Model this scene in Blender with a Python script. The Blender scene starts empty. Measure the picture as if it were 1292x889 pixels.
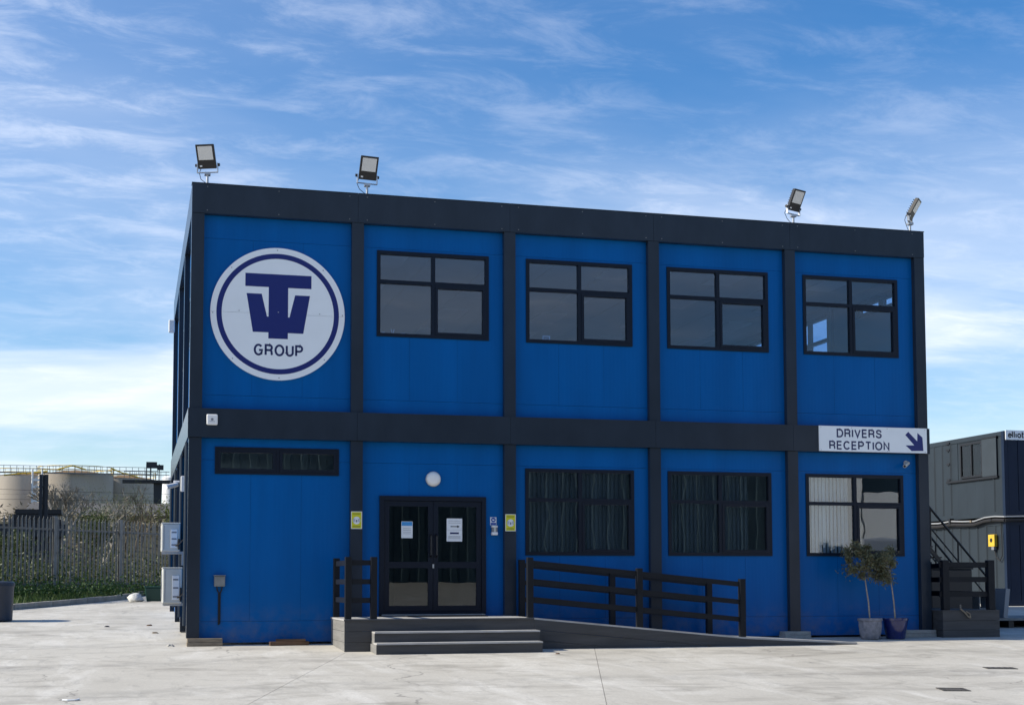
import bpy, math, random
import numpy as np
from mathutils import Vector, Matrix, Euler
R = math.radians
random.seed(7); rng = np.random.default_rng(11)
SC = bpy.context.scene
COL = SC.collection

# ---------------------------------------------------------------- camera
cd = bpy.data.cameras.new('camera'); cam = bpy.data.objects.new('camera', cd); COL.objects.link(cam)
cam.location = (-.993, -24.571, 1.051)
cd.sensor_width = 36; cd.lens = 1806.7/1292*36; cd.shift_y = (607.2-444.5)/1292
cd.clip_end = 3000
cam.rotation_euler = (Euler((R(90+4.016), 0, R(-14.863)), 'XYZ').to_matrix() @ Matrix.Rotation(R(-.121), 3, 'Z')).to_euler()
SC.camera = cam

# ---------------------------------------------------------------- sky, sun, exposure
SUN_EL, SUN_BACK = 35, 5            # sun stands to the left, five degrees behind the front wall's plane
sd = Vector((-math.cos(R(SUN_EL))*math.cos(R(SUN_BACK)), math.cos(R(SUN_EL))*math.sin(R(SUN_BACK)), math.sin(R(SUN_EL))))
W = bpy.data.worlds.new('World'); SC.world = W; W.use_nodes = True
nt = W.node_tree; nt.nodes.clear(); L = nt.links.new
def wn(t, **k):
    n = nt.nodes.new(t)
    for a, v in k.items(): setattr(n, a, v)
    return n
out = wn('ShaderNodeOutputWorld'); bg = wn('ShaderNodeBackground'); bg.inputs[1].default_value = .15
sky = wn('ShaderNodeTexSky', sky_type='NISHITA'); sky.sun_disc = False
sky.sun_elevation = R(SUN_EL); sky.sun_rotation = math.atan2(sd.x, sd.y)
sky.altitude = 0; sky.air_density = 1.0; sky.dust_density = .6; sky.ozone_density = 2.5
hs = wn('ShaderNodeHueSaturation'); hs.inputs['Saturation'].default_value = 1.36; hs.inputs['Value'].default_value = .76; hs.inputs['Hue'].default_value = .505
L(sky.outputs[0], hs.inputs['Color'])
tc = wn('ShaderNodeTexCoord'); sx = wn('ShaderNodeSeparateXYZ'); L(tc.outputs['Generated'], sx.inputs[0])
def wm(op, a, b=None, c=None):
    n = wn('ShaderNodeMath', operation=op)
    for i, v in enumerate((a, b, c)):
        if v is None: continue
        if isinstance(v, (int, float)): n.inputs[i].default_value = v
        else: L(v, n.inputs[i])
    return n.outputs[0]
zc = wm('ADD', wm('MAXIMUM', sx.outputs[2], 0.0), .11)
px, py = wm('DIVIDE', sx.outputs[0], zc), wm('DIVIDE', sx.outputs[1], zc)
cb = wn('ShaderNodeCombineXYZ'); L(px, cb.inputs[0]); L(py, cb.inputs[1])
def cloud(scale, rot, stretch, detail, rough, dist, lo, hi, off=(0, 0)):
    mp = wn('ShaderNodeMapping'); mp.inputs['Rotation'].default_value = (0, 0, R(rot)); mp.inputs['Scale'].default_value = (scale*stretch, scale, 1)
    mp.inputs['Location'].default_value = (*off, 0)
    L(cb.outputs[0], mp.inputs[0])
    n = wn('ShaderNodeTexNoise'); n.inputs['Scale'].default_value = 1; n.inputs['Detail'].default_value = detail
    n.inputs['Roughness'].default_value = rough; n.inputs['Distortion'].default_value = dist; L(mp.outputs[0], n.inputs[0])
    r = wn('ShaderNodeMapRange'); r.inputs[1].default_value = lo; r.inputs[2].default_value = hi; r.interpolation_type = 'SMOOTHSTEP'; L(n.outputs[0], r.inputs[0])
    return r.outputs[0]
veil = cloud(.55, 20, 1.0, 6, .55, .5, .38, .74, (14.06, 9.4))
wisp = cloud(1.5, -28, .40, 7, .55, .35, .42, .90, (18.1, 14.5))
fine = cloud(9.0, -35, .6, 7, .66, .4, .42, .74, (5.0, 3.5))
bank = cloud(.9, 10, .55, 7, .52, .6, .44, .66, (7.7, 2.9))
tex = wm('MULTIPLY', wm('ADD', wm('MULTIPLY', wisp, .34), wm('MULTIPLY', fine, .36)), wm('MULTIPLY_ADD', veil, .62, .26))
low = wn('ShaderNodeMapRange'); low.inputs[1].default_value = .34; low.inputs[2].default_value = .02; low.inputs[3].default_value = 0; low.inputs[4].default_value = 1
L(sx.outputs[2], low.inputs[0])
lowc = wm('MULTIPLY', low.outputs[0], wm('ADD', wm('MULTIPLY_ADD', veil, .40, .10), wm('MULTIPLY', bank, .90)))
mask = wm('MINIMUM', wm('ADD', tex, wm('ADD', lowc, wm('MULTIPLY', veil, .13))), .92)
mx = wn('ShaderNodeMix', data_type='RGBA'); L(mask, mx.inputs[0]); L(hs.outputs[0], mx.inputs[6]); mx.inputs[7].default_value = (4.75, 5.05, 5.75, 1)
L(mx.outputs[2], bg.inputs[0]); L(bg.outputs[0], out.inputs[0])
sl = bpy.data.lights.new('sun', 'SUN'); sl.energy = 4.2; sl.angle = R(.53); sl.color = (1, .93, .80)
so = bpy.data.objects.new('sun', sl); COL.objects.link(so); so.location = (-40, 5, 40)
so.rotation_euler = sd.to_track_quat('Z', 'Y').to_euler()
vs = SC.view_settings; vs.view_transform = 'Standard'; vs.look = 'None'; vs.exposure = .55; vs.gamma = 1; vs.use_curve_mapping = False
SC.render.resolution_x, SC.render.resolution_y = 1024, 704

# ---------------------------------------------------------------- materials
def material(name, col, rough=.6, spec=.5, var=.0, vscale=3, vdet=5, bump=0, bscale=40, bdist=.01, metal=0, col2=None, stretch=(1,1,1), coat=0, rvar=0):
    m = bpy.data.materials.new(name); m.use_nodes = True; t = m.node_tree; p = t.nodes['Principled BSDF']; l = t.links.new
    p.inputs['Base Color'].default_value = (*col, 1); p.inputs['Roughness'].default_value = rough; p.inputs['Metallic'].default_value = metal
    p.inputs['Specular IOR Level'].default_value = spec; p.inputs['Coat Weight'].default_value = coat
    g = t.nodes.new('ShaderNodeNewGeometry'); mp = t.nodes.new('ShaderNodeMapping'); mp.inputs['Scale'].default_value = stretch; l(g.outputs['Position'], mp.inputs[0])
    if var or col2:
        n = t.nodes.new('ShaderNodeTexNoise'); n.inputs['Scale'].default_value = vscale; n.inputs['Detail'].default_value = vdet; n.inputs['Roughness'].default_value = .6
        l(mp.outputs[0], n.inputs[0])
        r = t.nodes.new('ShaderNodeMapRange'); r.inputs[1].default_value = .3; r.inputs[2].default_value = .7; l(n.outputs[0], r.inputs[0])
        x = t.nodes.new('ShaderNodeMix'); x.data_type = 'RGBA'
        x.inputs[6].default_value = (*[c*(1-var) for c in col], 1); x.inputs[7].default_value = (*(col2 or [min(1, c*(1+var)) for c in col]), 1)
        l(r.outputs[0], x.inputs[0]); l(x.outputs[2], p.inputs['Base Color'])
        if rvar:
            q = t.nodes.new('ShaderNodeMapRange'); q.inputs[3].default_value = rough-rvar; q.inputs[4].default_value = rough+rvar; l(r.outputs[0], q.inputs[0]); l(q.outputs[0], p.inputs['Roughness'])
    if bump:
        n = t.nodes.new('ShaderNodeTexNoise'); n.inputs['Scale'].default_value = bscale; n.inputs['Detail'].default_value = 4; l(mp.outputs[0], n.inputs[0])
        b = t.nodes.new('ShaderNodeBump'); b.inputs['Strength'].default_value = bump; b.inputs['Distance'].default_value = bdist; l(n.outputs[0], b.inputs['Height']); l(b.outputs[0], p.inputs['Normal'])
    return m

def concrete(name):
    m = bpy.data.materials.new(name); m.use_nodes = True; t = m.node_tree; p = t.nodes['Principled BSDF']; l = t.links.new
    g = t.nodes.new('ShaderNodeNewGeometry'); oi = t.nodes.new('ShaderNodeObjectInfo')
    def noise(sc, det=6, rough=.6, dist=0, rot=0, st=(1,1,1)):
        mp = t.nodes.new('ShaderNodeMapping'); mp.inputs['Scale'].default_value = st; mp.inputs['Rotation'].default_value = (0,0,R(rot)); l(g.outputs['Position'], mp.inputs[0])
        n = t.nodes.new('ShaderNodeTexNoise'); n.inputs['Scale'].default_value = sc; n.inputs['Detail'].default_value = det; n.inputs['Roughness'].default_value = rough; n.inputs['Distortion'].default_value = dist
        l(mp.outputs[0], n.inputs[0]); return n.outputs[0]
    def rng_(v, a, b, c=0, d=1):
        r = t.nodes.new('ShaderNodeMapRange'); r.inputs[1].default_value=a; r.inputs[2].default_value=b; r.inputs[3].default_value=c; r.inputs[4].default_value=d; l(v, r.inputs[0]); return r.outputs[0]
    def mix(f, a, b, mode='MIX'):
        x = t.nodes.new('ShaderNodeMix'); x.data_type='RGBA'; x.blend_type=mode
        if isinstance(f,(int,float)): x.inputs[0].default_value=f
        else: l(f, x.inputs[0])
        for i, v in ((6,a),(7,b)):
            if isinstance(v, tuple): x.inputs[i].default_value=(*v,1)
            else: l(v, x.inputs[i])
        return x.outputs[2]
    def mul(a, b):
        n = t.nodes.new('ShaderNodeMath'); n.operation='MULTIPLY'; l(a, n.inputs[0])
        if isinstance(b,(int,float)): n.inputs[1].default_value=b
        else: l(b, n.inputs[1])
        return n.outputs[0]
    c = mix(rng_(noise(.35,6,.6,.4),.3,.7), (.47,.44,.375), (.58,.55,.48))
    c = mix(mul(rng_(noise(1.1,8,.68,.8,20,(1,.35,1)),.50,.70),.75), c, (.70,.675,.61))          # pale scraped, dusty patches
    c = mix(mul(rng_(noise(.8,8,.7,1.2,-10,(.6,1.2,1)),.52,.70),.7), c, (.23,.21,.175))         # brown damp stains
    c = mix(mul(rng_(noise(3.5,6,.7,.3,8,(1,.3,1)),.56,.74),.5), c, (.21,.20,.18))
    c = mix(rng_(noise(28,5,.7),.35,.65,0,.30), c, (.27,.26,.24))
    v = t.nodes.new('ShaderNodeTexVoronoi'); v.feature='DISTANCE_TO_EDGE'; v.inputs['Scale'].default_value=.16
    nn = t.nodes.new('ShaderNodeTexNoise'); nn.inputs['Scale'].default_value=.9; nn.inputs['Detail'].default_value=5; l(g.outputs['Position'], nn.inputs[0])
    va = t.nodes.new('ShaderNodeVectorMath'); va.operation='MULTIPLY_ADD'; l(nn.outputs['Color'], va.inputs[0]); va.inputs[1].default_value=(1.6,1.6,0); l(g.outputs['Position'], va.inputs[2]); l(va.outputs[0], v.inputs['Vector'])
    crack = mul(rng_(v.outputs['Distance'], .0012, .0030, 1, 0), rng_(noise(.5,2),.42,.55))
    c = mix(mul(crack,.5), c, (.12,.11,.10))
    wv = t.nodes.new('ShaderNodeTexWave'); wv.wave_type='RINGS'; wv.rings_direction='Z'; wv.inputs['Scale'].default_value=.085; wv.inputs['Distortion'].default_value=1.2; wv.inputs['Detail'].default_value=2; wv.inputs['Detail Scale'].default_value=.4
    mpw = t.nodes.new('ShaderNodeMapping'); mpw.inputs['Location'].default_value=(-6,34,0); l(g.outputs['Position'], mpw.inputs[0]); l(mpw.outputs[0], wv.inputs[0])
    c = mix(mul(mul(rng_(wv.outputs['Fac'],.80,.98), rng_(noise(2.2,6,.7),.40,.62)),.34), c, (.20,.19,.17))
    rb = rng_(oi.outputs['Random'], 0, 1, .95, 1.05)
    hsn = t.nodes.new('ShaderNodeHueSaturation'); l(c, hsn.inputs['Color']); l(rb, hsn.inputs['Value'])
    l(hsn.outputs[0], p.inputs['Base Color']); p.inputs['Roughness'].default_value=.85; p.inputs['Specular IOR Level'].default_value=.3
    b = t.nodes.new('ShaderNodeBump'); b.inputs['Strength'].default_value=.35; b.inputs['Distance'].default_value=.012; l(noise(14,7,.7), b.inputs['Height']); l(b.outputs[0], p.inputs['Normal'])
    return m

def glass(name, tint=(.78,.81,.82), f0=.05, wav=.10, ws=1.7):
    m = bpy.data.materials.new(name); m.use_nodes = True; t = m.node_tree; t.nodes.remove(t.nodes['Principled BSDF']); l = t.links.new
    o = t.nodes['Material Output']; tr = t.nodes.new('ShaderNodeBsdfTransparent'); tr.inputs[0].default_value=(*tint,1)
    gl = t.nodes.new('ShaderNodeBsdfGlossy'); gl.inputs['Roughness'].default_value=.004; gl.inputs['Color'].default_value=(.95,.97,1,1)
    lw = t.nodes.new('ShaderNodeLayerWeight'); lw.inputs[0].default_value=.5; ms = t.nodes.new('ShaderNodeMixShader')
    pw = t.nodes.new('ShaderNodeMath'); pw.operation='POWER'; pw.inputs[1].default_value=5; l(lw.outputs['Facing'], pw.inputs[0])
    f = t.nodes.new('ShaderNodeMath'); f.operation='MULTIPLY_ADD'; f.inputs[1].default_value=1-f0; f.inputs[2].default_value=f0; l(pw.outputs[0], f.inputs[0])
    g = t.nodes.new('ShaderNodeNewGeometry'); n = t.nodes.new('ShaderNodeTexNoise'); n.inputs['Scale'].default_value=ws; n.inputs['Detail'].default_value=1.5; l(g.outputs['Position'], n.inputs[0])
    b = t.nodes.new('ShaderNodeBump'); b.inputs['Strength'].default_value=wav; b.inputs['Distance'].default_value=.02; l(n.outputs[0], b.inputs['Height']); l(b.outputs[0], gl.inputs['Normal'])
    l(f.outputs[0], ms.inputs[0]); l(tr.outputs[0], ms.inputs[1]); l(gl.outputs[0], ms.inputs[2]); l(ms.outputs[0], o.inputs[0])
    return m

def leafmat(name, a, b, trans=.25):
    m = material(name, a, .55, .35, col2=b, vscale=9, vdet=3)
    t = m.node_tree; p = t.nodes['Principled BSDF']; o = t.nodes['Material Output']; l = t.links.new
    tl = t.nodes.new('ShaderNodeBsdfTranslucent'); ms = t.nodes.new('ShaderNodeMixShader'); ms.inputs[0].default_value = trans
    src = p.inputs['Base Color'].links[0].from_socket; l(src, tl.inputs[0])
    l(p.outputs[0], ms.inputs[1]); l(tl.outputs[0], ms.inputs[2]); l(ms.outputs[0], o.inputs[0])
    return m

def panelmat(name, col, ax='X', rough=.33):
    m = material(name, col, rough, .12, var=.10, vscale=1.6, vdet=9, stretch=(1.6,1.6,.16))
    t = m.node_tree; p = t.nodes['Principled BSDF']; l = t.links.new
    gp_ = t.nodes.new('ShaderNodeNewGeometry'); sp_ = t.nodes.new('ShaderNodeSeparateXYZ'); l(gp_.outputs['Position'], sp_.inputs[0])
    mz = t.nodes.new('ShaderNodeMapRange'); mz.inputs[1].default_value=.75; mz.inputs[2].default_value=.02; l(sp_.outputs[2], mz.inputs[0])
    ng = t.nodes.new('ShaderNodeTexNoise'); ng.inputs['Scale'].default_value=5; ng.inputs['Detail'].default_value=8; ng.inputs['Roughness'].default_value=.7; l(gp_.outputs['Position'], ng.inputs[0])
    mg = t.nodes.new('ShaderNodeMapRange'); mg.inputs[1].default_value=.42; mg.inputs[2].default_value=.75; l(ng.outputs[0], mg.inputs[0])
    mm = t.nodes.new('ShaderNodeMath'); mm.operation='MULTIPLY'; l(mz.outputs[0], mm.inputs[0]); l(mg.outputs[0], mm.inputs[1])
    mm2 = t.nodes.new('ShaderNodeMath'); mm2.operation='MULTIPLY'; l(mm.outputs[0], mm2.inputs[0]); mm2.inputs[1].default_value=.55
    gx = t.nodes.new('ShaderNodeMix'); gx.data_type='RGBA'; l(mm2.outputs[0], gx.inputs[0]); l(p.inputs['Base Color'].links[0].from_socket, gx.inputs[6]); gx.inputs[7].default_value=(.17,.155,.13,1); l(gx.outputs[2], p.inputs['Base Color'])
    g = t.nodes.new('ShaderNodeNewGeometry'); w = t.nodes.new('ShaderNodeTexWave'); w.bands_direction = ax; w.inputs['Scale'].default_value = 4.2; w.inputs['Distortion'].default_value = 0
    l(g.outputs['Position'], w.inputs[0])
    n = t.nodes.new('ShaderNodeTexNoise'); n.inputs['Scale'].default_value = 1.3; n.inputs['Detail'].default_value = 2; l(g.outputs['Position'], n.inputs[0])
    b = t.nodes.new('ShaderNodeBump'); b.inputs['Strength'].default_value=.16; b.inputs['Distance'].default_value=.003; l(w.outputs[0], b.inputs['Height'])
    b2 = t.nodes.new('ShaderNodeBump'); b2.inputs['Strength'].default_value=.28; b2.inputs['Distance'].default_value=.02; l(n.outputs[0], b2.inputs['Height']); l(b.outputs[0], b2.inputs['Normal']); l(b2.outputs[0], p.inputs['Normal'])
    return m

M = {}
M['blue'] = panelmat('blue_panel', (.0,.097,.325)); M['blue_side'] = panelmat('blue_panel_side', (.0,.097,.325), 'Y')
M['anth'] = material('anthracite_steel', (.022,.032,.047), .24, .22, var=.16, vscale=2.2, bump=.05, bscale=6, stretch=(1,1,.4))
M['frame'] = material('window_frame', (.006,.011,.022), .38, .2)
M['sash'] = material('window_sash', (.007,.012,.023), .34, .2)
M['gasket'] = material('black_rubber', (.006,.006,.008), .6)
M['glass'] = glass('window_glass', (.72,.78,.82), f0=.08, wav=.055); M['cabinglass'] = glass('cabin_glass', (.72,.78,.80), f0=.012, wav=.02); M['doorglass'] = glass('door_glass', (.72,.78,.80), f0=.045, wav=.02); M['glass_up'] = glass('upper_window_glass', (.64,.77,.90), .060, .09, 1.1)
M['white'] = material('white_paint', (.78,.78,.77), .5, var=.03, vscale=2)
M['offwhite'] = material('off_white_plastic', (.52,.52,.48), .5, var=.05, vscale=5)
M['ceil'] = material('ceiling_board', (.56,.58,.58), .8, var=.03)
M['inwall'] = material('interior_wall', (.24,.29,.33), .8)
M['carpet'] = material('carpet', (.10,.11,.13), .95)
M['blind'] = material('grey_blind', (.085,.10,.115), .8, var=.06, vscale=1.5)
M['reflblind'] = material('reflection_blind', (.80,.84,.82), .8, var=.04, vscale=1.2)  # pale tone imitates a bright reflection in the window
M['signwhite'] = material('sign_white', (.80,.84,.86), .35, .5, var=.02, vscale=3)
M['navy'] = material('sign_navy', (.002,.010,.135), .35, .5)
M['textnavy'] = material('text_navy', (.004,.012,.085), .4)
M['black'] = material('black_metal', (.008,.008,.010), .45)
M['alu'] = material('galvanised', (.42,.43,.44), .42, metal=.7, var=.15, vscale=8)
M['galv'] = material('galvanised_dull', (.20,.205,.20), .6, .4, var=.22, vscale=5, metal=.25)
M['lens'] = material('lamp_lens', (.66,.65,.62), .35, .5, var=.03)
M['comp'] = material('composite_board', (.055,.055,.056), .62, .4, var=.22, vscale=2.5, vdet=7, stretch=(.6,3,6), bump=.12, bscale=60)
M['skirtlit'] = material('composite_board_sunlit', (.19,.185,.175), .7, .4, var=.2, vscale=2.5, vdet=7, stretch=(3,.6,6), bump=.1, bscale=60)  # paler copy of the board colour, painting sunlight on left-facing sides
M['seam'] = material('panel_joint', (.0,.030,.105), .6, .1)
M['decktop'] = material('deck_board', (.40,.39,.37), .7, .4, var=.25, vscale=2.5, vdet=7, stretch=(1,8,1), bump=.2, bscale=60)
M['post'] = material('recycled_plastic_post', (.008,.010,.014), .5, .2, var=.2, vscale=4, bump=.1, bscale=40)
M['timber'] = material('weathered_timber', (.28,.235,.17), .85, .3, col2=(.16,.13,.10), vscale=5, vdet=6, stretch=(1,2,8), bump=.4, bscale=40)
M['timber2'] = material('brown_offcut', (.17,.10,.06), .85, .3, col2=(.08,.05,.035), vscale=6, vdet=6, stretch=(1,3,8), bump=.4, bscale=40)
M['conblock'] = material('concrete_block', (.33,.32,.29), .9, .3, var=.2, vscale=7, bump=.4, bscale=30)
M['concrete'] = concrete('yard_concrete')
M['joint'] = material('joint_filler', (.13,.12,.105), .95, var=.3, vscale=6)
M['kerb'] = material('kerb_concrete', (.32,.30,.26), .9, .3, var=.25, vscale=3, bump=.3, bscale=30)
M['earth'] = material('earth', (.085,.075,.055), .95, .2, col2=(.06,.075,.03), vscale=.5, vdet=8, bump=.6, bscale=8)
M['verge'] = material('verge_soil', (.05,.05,.03), .95, .2, col2=(.045,.07,.02), vscale=1.5, vdet=8, bump=.8, bscale=12)
M['grass'] = leafmat('grass_blade', (.07,.13,.025), (.12,.17,.05), .3)
M['olive'] = leafmat('olive_leaf', (.10,.11,.055), (.20,.21,.12), .2)
M['olive_d'] = leafmat('olive_leaf_brown', (.17,.13,.07), (.09,.09,.05), .2)
M['scrub'] = leafmat('scrub_leaf', (.035,.06,.014), (.085,.105,.03), .25)
M['scrubbrown'] = leafmat('dry_scrub', (.15,.12,.075), (.09,.085,.045), .2)
M['spring'] = leafmat('spring_leaf', (.13,.15,.035), (.08,.11,.03), .3)
M['weed'] = leafmat('weed_leaf', (.035,.085,.02), (.06,.11,.03), .3)
M['bark'] = material('bark', (.16,.13,.10), .9, .2, var=.35, vscale=12, bump=.5, bscale=40)
M['palebark'] = material('olive_bark', (.30,.27,.22), .9, .2, var=.3, vscale=20)
M['soil'] = material('potting_soil', (.05,.04,.03), .95, var=.3, vscale=30)
M['bluepot'] = material('blue_glaze', (.003,.010,.095), .16, .6, var=.25, vscale=6, coat=.4)
M['sack'] = material('grey_sack', (.30,.29,.31), .75, .4, col2=(.17,.17,.19), vscale=14, vdet=6, bump=.8, bscale=16, bdist=.03)
M['tank'] = material('tank_cream', (.47,.42,.35), .7, .3, col2=(.36,.31,.25), vscale=.12, vdet=8, stretch=(1.5,1.5,.25))
M['tank2'] = material('tank_grey', (.45,.45,.43), .7, .3, var=.12, vscale=.15, stretch=(2,2,.3))
M['rust'] = material('tank_stain', (.20,.13,.07), .85, .2, var=.3, vscale=.5)
M['yellow'] = material('safety_yellow', (.60,.40,.03), .55, var=.1)
M['posteryellow'] = material('poster_yellow', (.62,.60,.01), .45)
M['cabin'] = material('cabin_grey', (.020,.029,.038), .5, .3, var=.14, vscale=1.2, vdet=7, stretch=(1,1,.4))
M['cabin_in'] = material('cabin_shutter', (.034,.044,.053), .5, .3, var=.1, vscale=2)
M['cabinfront'] = material('cabin_navy', (.008,.018,.042), .5, .2, var=.12, vscale=1)
M['binplastic'] = material('bin_plastic', (.035,.042,.055), .5, .4, var=.1)
M['green'] = material('green_plastic', (.010,.055,.040), .45)
M['bag'] = material('white_sack', (.62,.61,.57), .8, bump=.8, bscale=12, bdist=.03)
M['steelpost'] = material('catenary_steel', (.018,.021,.026), .6)
M['shed'] = material('shed_cladding', (.055,.10,.12), .55, .4, var=.12, vscale=.3, stretch=(1,1,.2))
M['embank'] = material('embankment', (.075,.065,.05), .95, .2, col2=(.05,.055,.03), vscale=.4, vdet=8, bump=.8, bscale=3)
M['roofgrey'] = material('roof_grey', (.11,.105,.10), .8, var=.2, vscale=.6)
M['paper'] = material('paper', (.74,.76,.77), .7, var=.02)
M['cyan'] = material('print_blue', (.05,.28,.60), .6)
M['signblue'] = material('mandatory_blue', (.01,.06,.33), .5)
M['grey'] = material('grey_plastic', (.20,.21,.23), .5)
M['orange'] = material('orange_plastic', (.55,.20,.10), .5)
M['rubberfoam'] = material('pipe_lagging', (.012,.012,.014), .8)
M['grate'] = material('cast_iron', (.075,.070,.062), .7, .4, var=.3, vscale=20)
M['pipewhite'] = material('white_conduit', (.26,.27,.28), .5)
M['vanwhite'] = material('vehicle_white', (.72,.73,.74), .3, .5, coat=.5)
M['tyre'] = material('tyre', (.012,.012,.012), .85)

# ---------------------------------------------------------------- builders
SLOPE = .035
def gz(y):                        # falls from the building to the drains, level behind them, then up again
    if y>=-11: return SLOPE*y
    if y>=-20: return -.385
    return -.385+.055*(-20-y)
class MB:
    def __init__(s): s.v=[]; s.f=[]
    def poly(s, vs, fs):
        n=len(s.v); s.v+= [tuple(v) for v in vs]; s.f+=[tuple(i+n for i in f) for f in fs]; return s
    def box(s,x0,x1,y0,y1,z0,z1,mat=None):
        vs=[(x0,y0,z0),(x1,y0,z0),(x1,y1,z0),(x0,y1,z0),(x0,y0,z1),(x1,y0,z1),(x1,y1,z1),(x0,y1,z1)]
        if mat is not None: vs=[tuple(mat@Vector(v)) for v in vs]
        return s.poly(vs,[(3,2,1,0),(4,5,6,7),(0,1,5,4),(1,2,6,5),(2,3,7,6),(3,0,4,7)])
    def hull(s,bot,top):            # two rings of equal length
        n=len(bot); return s.poly(list(bot)+list(top),[tuple(range(n-1,-1,-1)),tuple(range(n,2*n))]+[(i,(i+1)%n,n+(i+1)%n,n+i) for i in range(n)])
    def tube(s,a,b,ra,rb=None,n=8,cap=True):
        a,b=Vector(a),Vector(b); rb=ra if rb is None else rb; d=(b-a)
        if d.length<1e-6: return s
        d.normalize(); u=d.orthogonal().normalized(); w=d.cross(u)
        r0=[a+(u*math.cos(2*math.pi*i/n)+w*math.sin(2*math.pi*i/n))*ra for i in range(n)]
        r1=[b+(u*math.cos(2*math.pi*i/n)+w*math.sin(2*math.pi*i/n))*rb for i in range(n)]
        k=len(s.v); s.v+=[tuple(p) for p in r0+r1]
        s.f+=[(k+i,k+(i+1)%n,k+n+(i+1)%n,k+n+i) for i in range(n)]
        if cap: s.f+=[tuple(k+i for i in range(n-1,-1,-1)),tuple(k+n+i for i in range(n))]
        return s
    def path(s,pts,r,n=6):
        for a,b in zip(pts,pts[1:]): s.tube(a,b,r,n=n)
        return s
    def lathe(s,prof,c,n=24,axis='Z'):
        k=len(s.v)
        for r,h in prof:
            for i in range(n):
                a=2*math.pi*i/n; x,y=r*math.cos(a),r*math.sin(a)
                s.v.append((c[0]+x,c[1]+y,c[2]+h) if axis=='Z' else (c[0]+x,c[1]-h,c[2]+y))
        m=len(prof)
        for j in range(m-1):
            for i in range(n): s.f.append((k+j*n+i,k+j*n+(i+1)%n,k+(j+1)*n+(i+1)%n,k+(j+1)*n+i))
        s.f.append(tuple(k+i for i in range(n-1,-1,-1))); s.f.append(tuple(k+(m-1)*n+i for i in range(n)))
        return s
    def prism(s,pts,y0,y1):         # polygon in x,z pushed from y0 (front) to y1
        n=len(pts); return s.poly([(x,y0,z) for x,z in pts]+[(x,y1,z) for x,z in pts],[tuple(range(n)),tuple(range(2*n-1,n-1,-1))]+[(i,n+i,n+(i+1)%n,(i+1)%n) for i in range(n)])
    def build(s,name,mat,parent=None,org=None,smooth=False,bevel=0):
        if parent is not None: o0=Vector(parent['_o'])
        else: o0=Vector(org) if org else Vector((0,0,0))
        me=bpy.data.meshes.new(name); me.from_pydata([tuple(Vector(v)-o0) for v in s.v],[],s.f); me.update()
        import bmesh
        bm=bmesh.new(); bm.from_mesh(me); bmesh.ops.recalc_face_normals(bm,faces=bm.faces); bm.to_mesh(me); bm.free()
        if smooth:
            for p in me.polygons: p.use_smooth=True
            try: me.set_sharp_from_angle(angle=R(40))
            except Exception: pass
        me.materials.append(M[mat] if isinstance(mat,str) else mat)
        o=bpy.data.objects.new(name,me); COL.objects.link(o); o['_o']=tuple(o0)
        if parent is not None: o.parent=parent
        else: o.location=o0
        if bevel:
            b=o.modifiers.new('bevel','BEVEL'); b.width=bevel; b.segments=2; b.limit_method='ANGLE'; b.angle_limit=R(40)
        return o
def raw(name, verts, faces, mat, parent=None):     # quick mesh for foliage
    me=bpy.data.meshes.new(name); o0=np.array(parent['_o']) if parent is not None else np.zeros(3)
    me.from_pydata((np.asarray(verts)-o0).tolist(),[],faces if isinstance(faces,list) else faces.tolist()); me.update(); me.materials.append(M[mat])
    o=bpy.data.objects.new(name,me); COL.objects.link(o); o['_o']=tuple(o0)
    if parent is not None: o.parent=parent
    return o
def thing(name,label,cat,loc=(0,0,0),group=None):
    o=bpy.data.objects.new(name,None); COL.objects.link(o); o.location=loc; o['_o']=tuple(loc); o.empty_display_size=.2
    return tag(o,label,cat,group)
def tag(o,label,cat,group=None,kind=None):
    if label: o['label']=label
    if cat: o['category']=cat
    if group: o['group']=group
    if kind: o['kind']=kind
    return o
def structure(o): o['kind']='structure'; return o
def stuff(o): o['kind']='stuff'; return o
def bx(*a): return MB().box(*a)
def arc(cx,cy,rx,ry,a0,a1,n=9): return [(cx+rx*math.cos(R(a0+(a1-a0)*i/n)),cy+ry*math.sin(R(a0+(a1-a0)*i/n))) for i in range(n+1)]
GLY={'D':(.68,[[(0,0),(0,1),(.30,1)]+arc(.30,.5,.38,.5,90,-90,14)+[(0,0)]]),
'R':(.64,[[(0,0),(0,1),(.36,1)]+arc(.36,.745,.25,.255,90,-90,10)+[(0,.49)],[(.36,.49)]+arc(.40,.27,.19,.22,75,5,6)+[(.60,.10),(.64,0)]]),
'I':(0,[[(0,0),(0,1)]]),'V':(.66,[[(0,1),(.33,0),(.66,1)]]),
'E':(.54,[[(.54,0),(0,0),(0,1),(.54,1)],[(0,.52),(.50,.52)]]),
'S':(.60,[[(.585,.72),(.555,.86),(.46,.97),(.30,1),(.14,.965),(.045,.86),(.04,.72),(.10,.60),(.30,.525),(.50,.455),(.595,.35),(.60,.25),(.555,.12),(.45,.03),(.30,0),(.13,.035),(.03,.13),(0,.29)]]),
'C':(.72,[arc(.37,.5,.37,.5,38,322,22)]),'P':(.60,[[(0,0),(0,1),(.34,1)]+arc(.34,.725,.26,.275,90,-90,10)+[(0,.45)]]),
'T':(.64,[[(0,1),(.64,1)],[(.32,1),(.32,0)]]),'O':(.78,[arc(.39,.5,.39,.5,90,450,28)]),
'N':(.60,[[(0,0),(0,1),(.60,0),(.60,1)]]),'U':(.60,[[(0,1),(0,.3)]+arc(.30,.3,.30,.3,180,360,12)+[(.60,1)]]),
'G':(.74,[arc(.37,.5,.37,.5,42,335,22)+[(.715,.2),(.715,.47),(.42,.47)]])}
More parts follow.
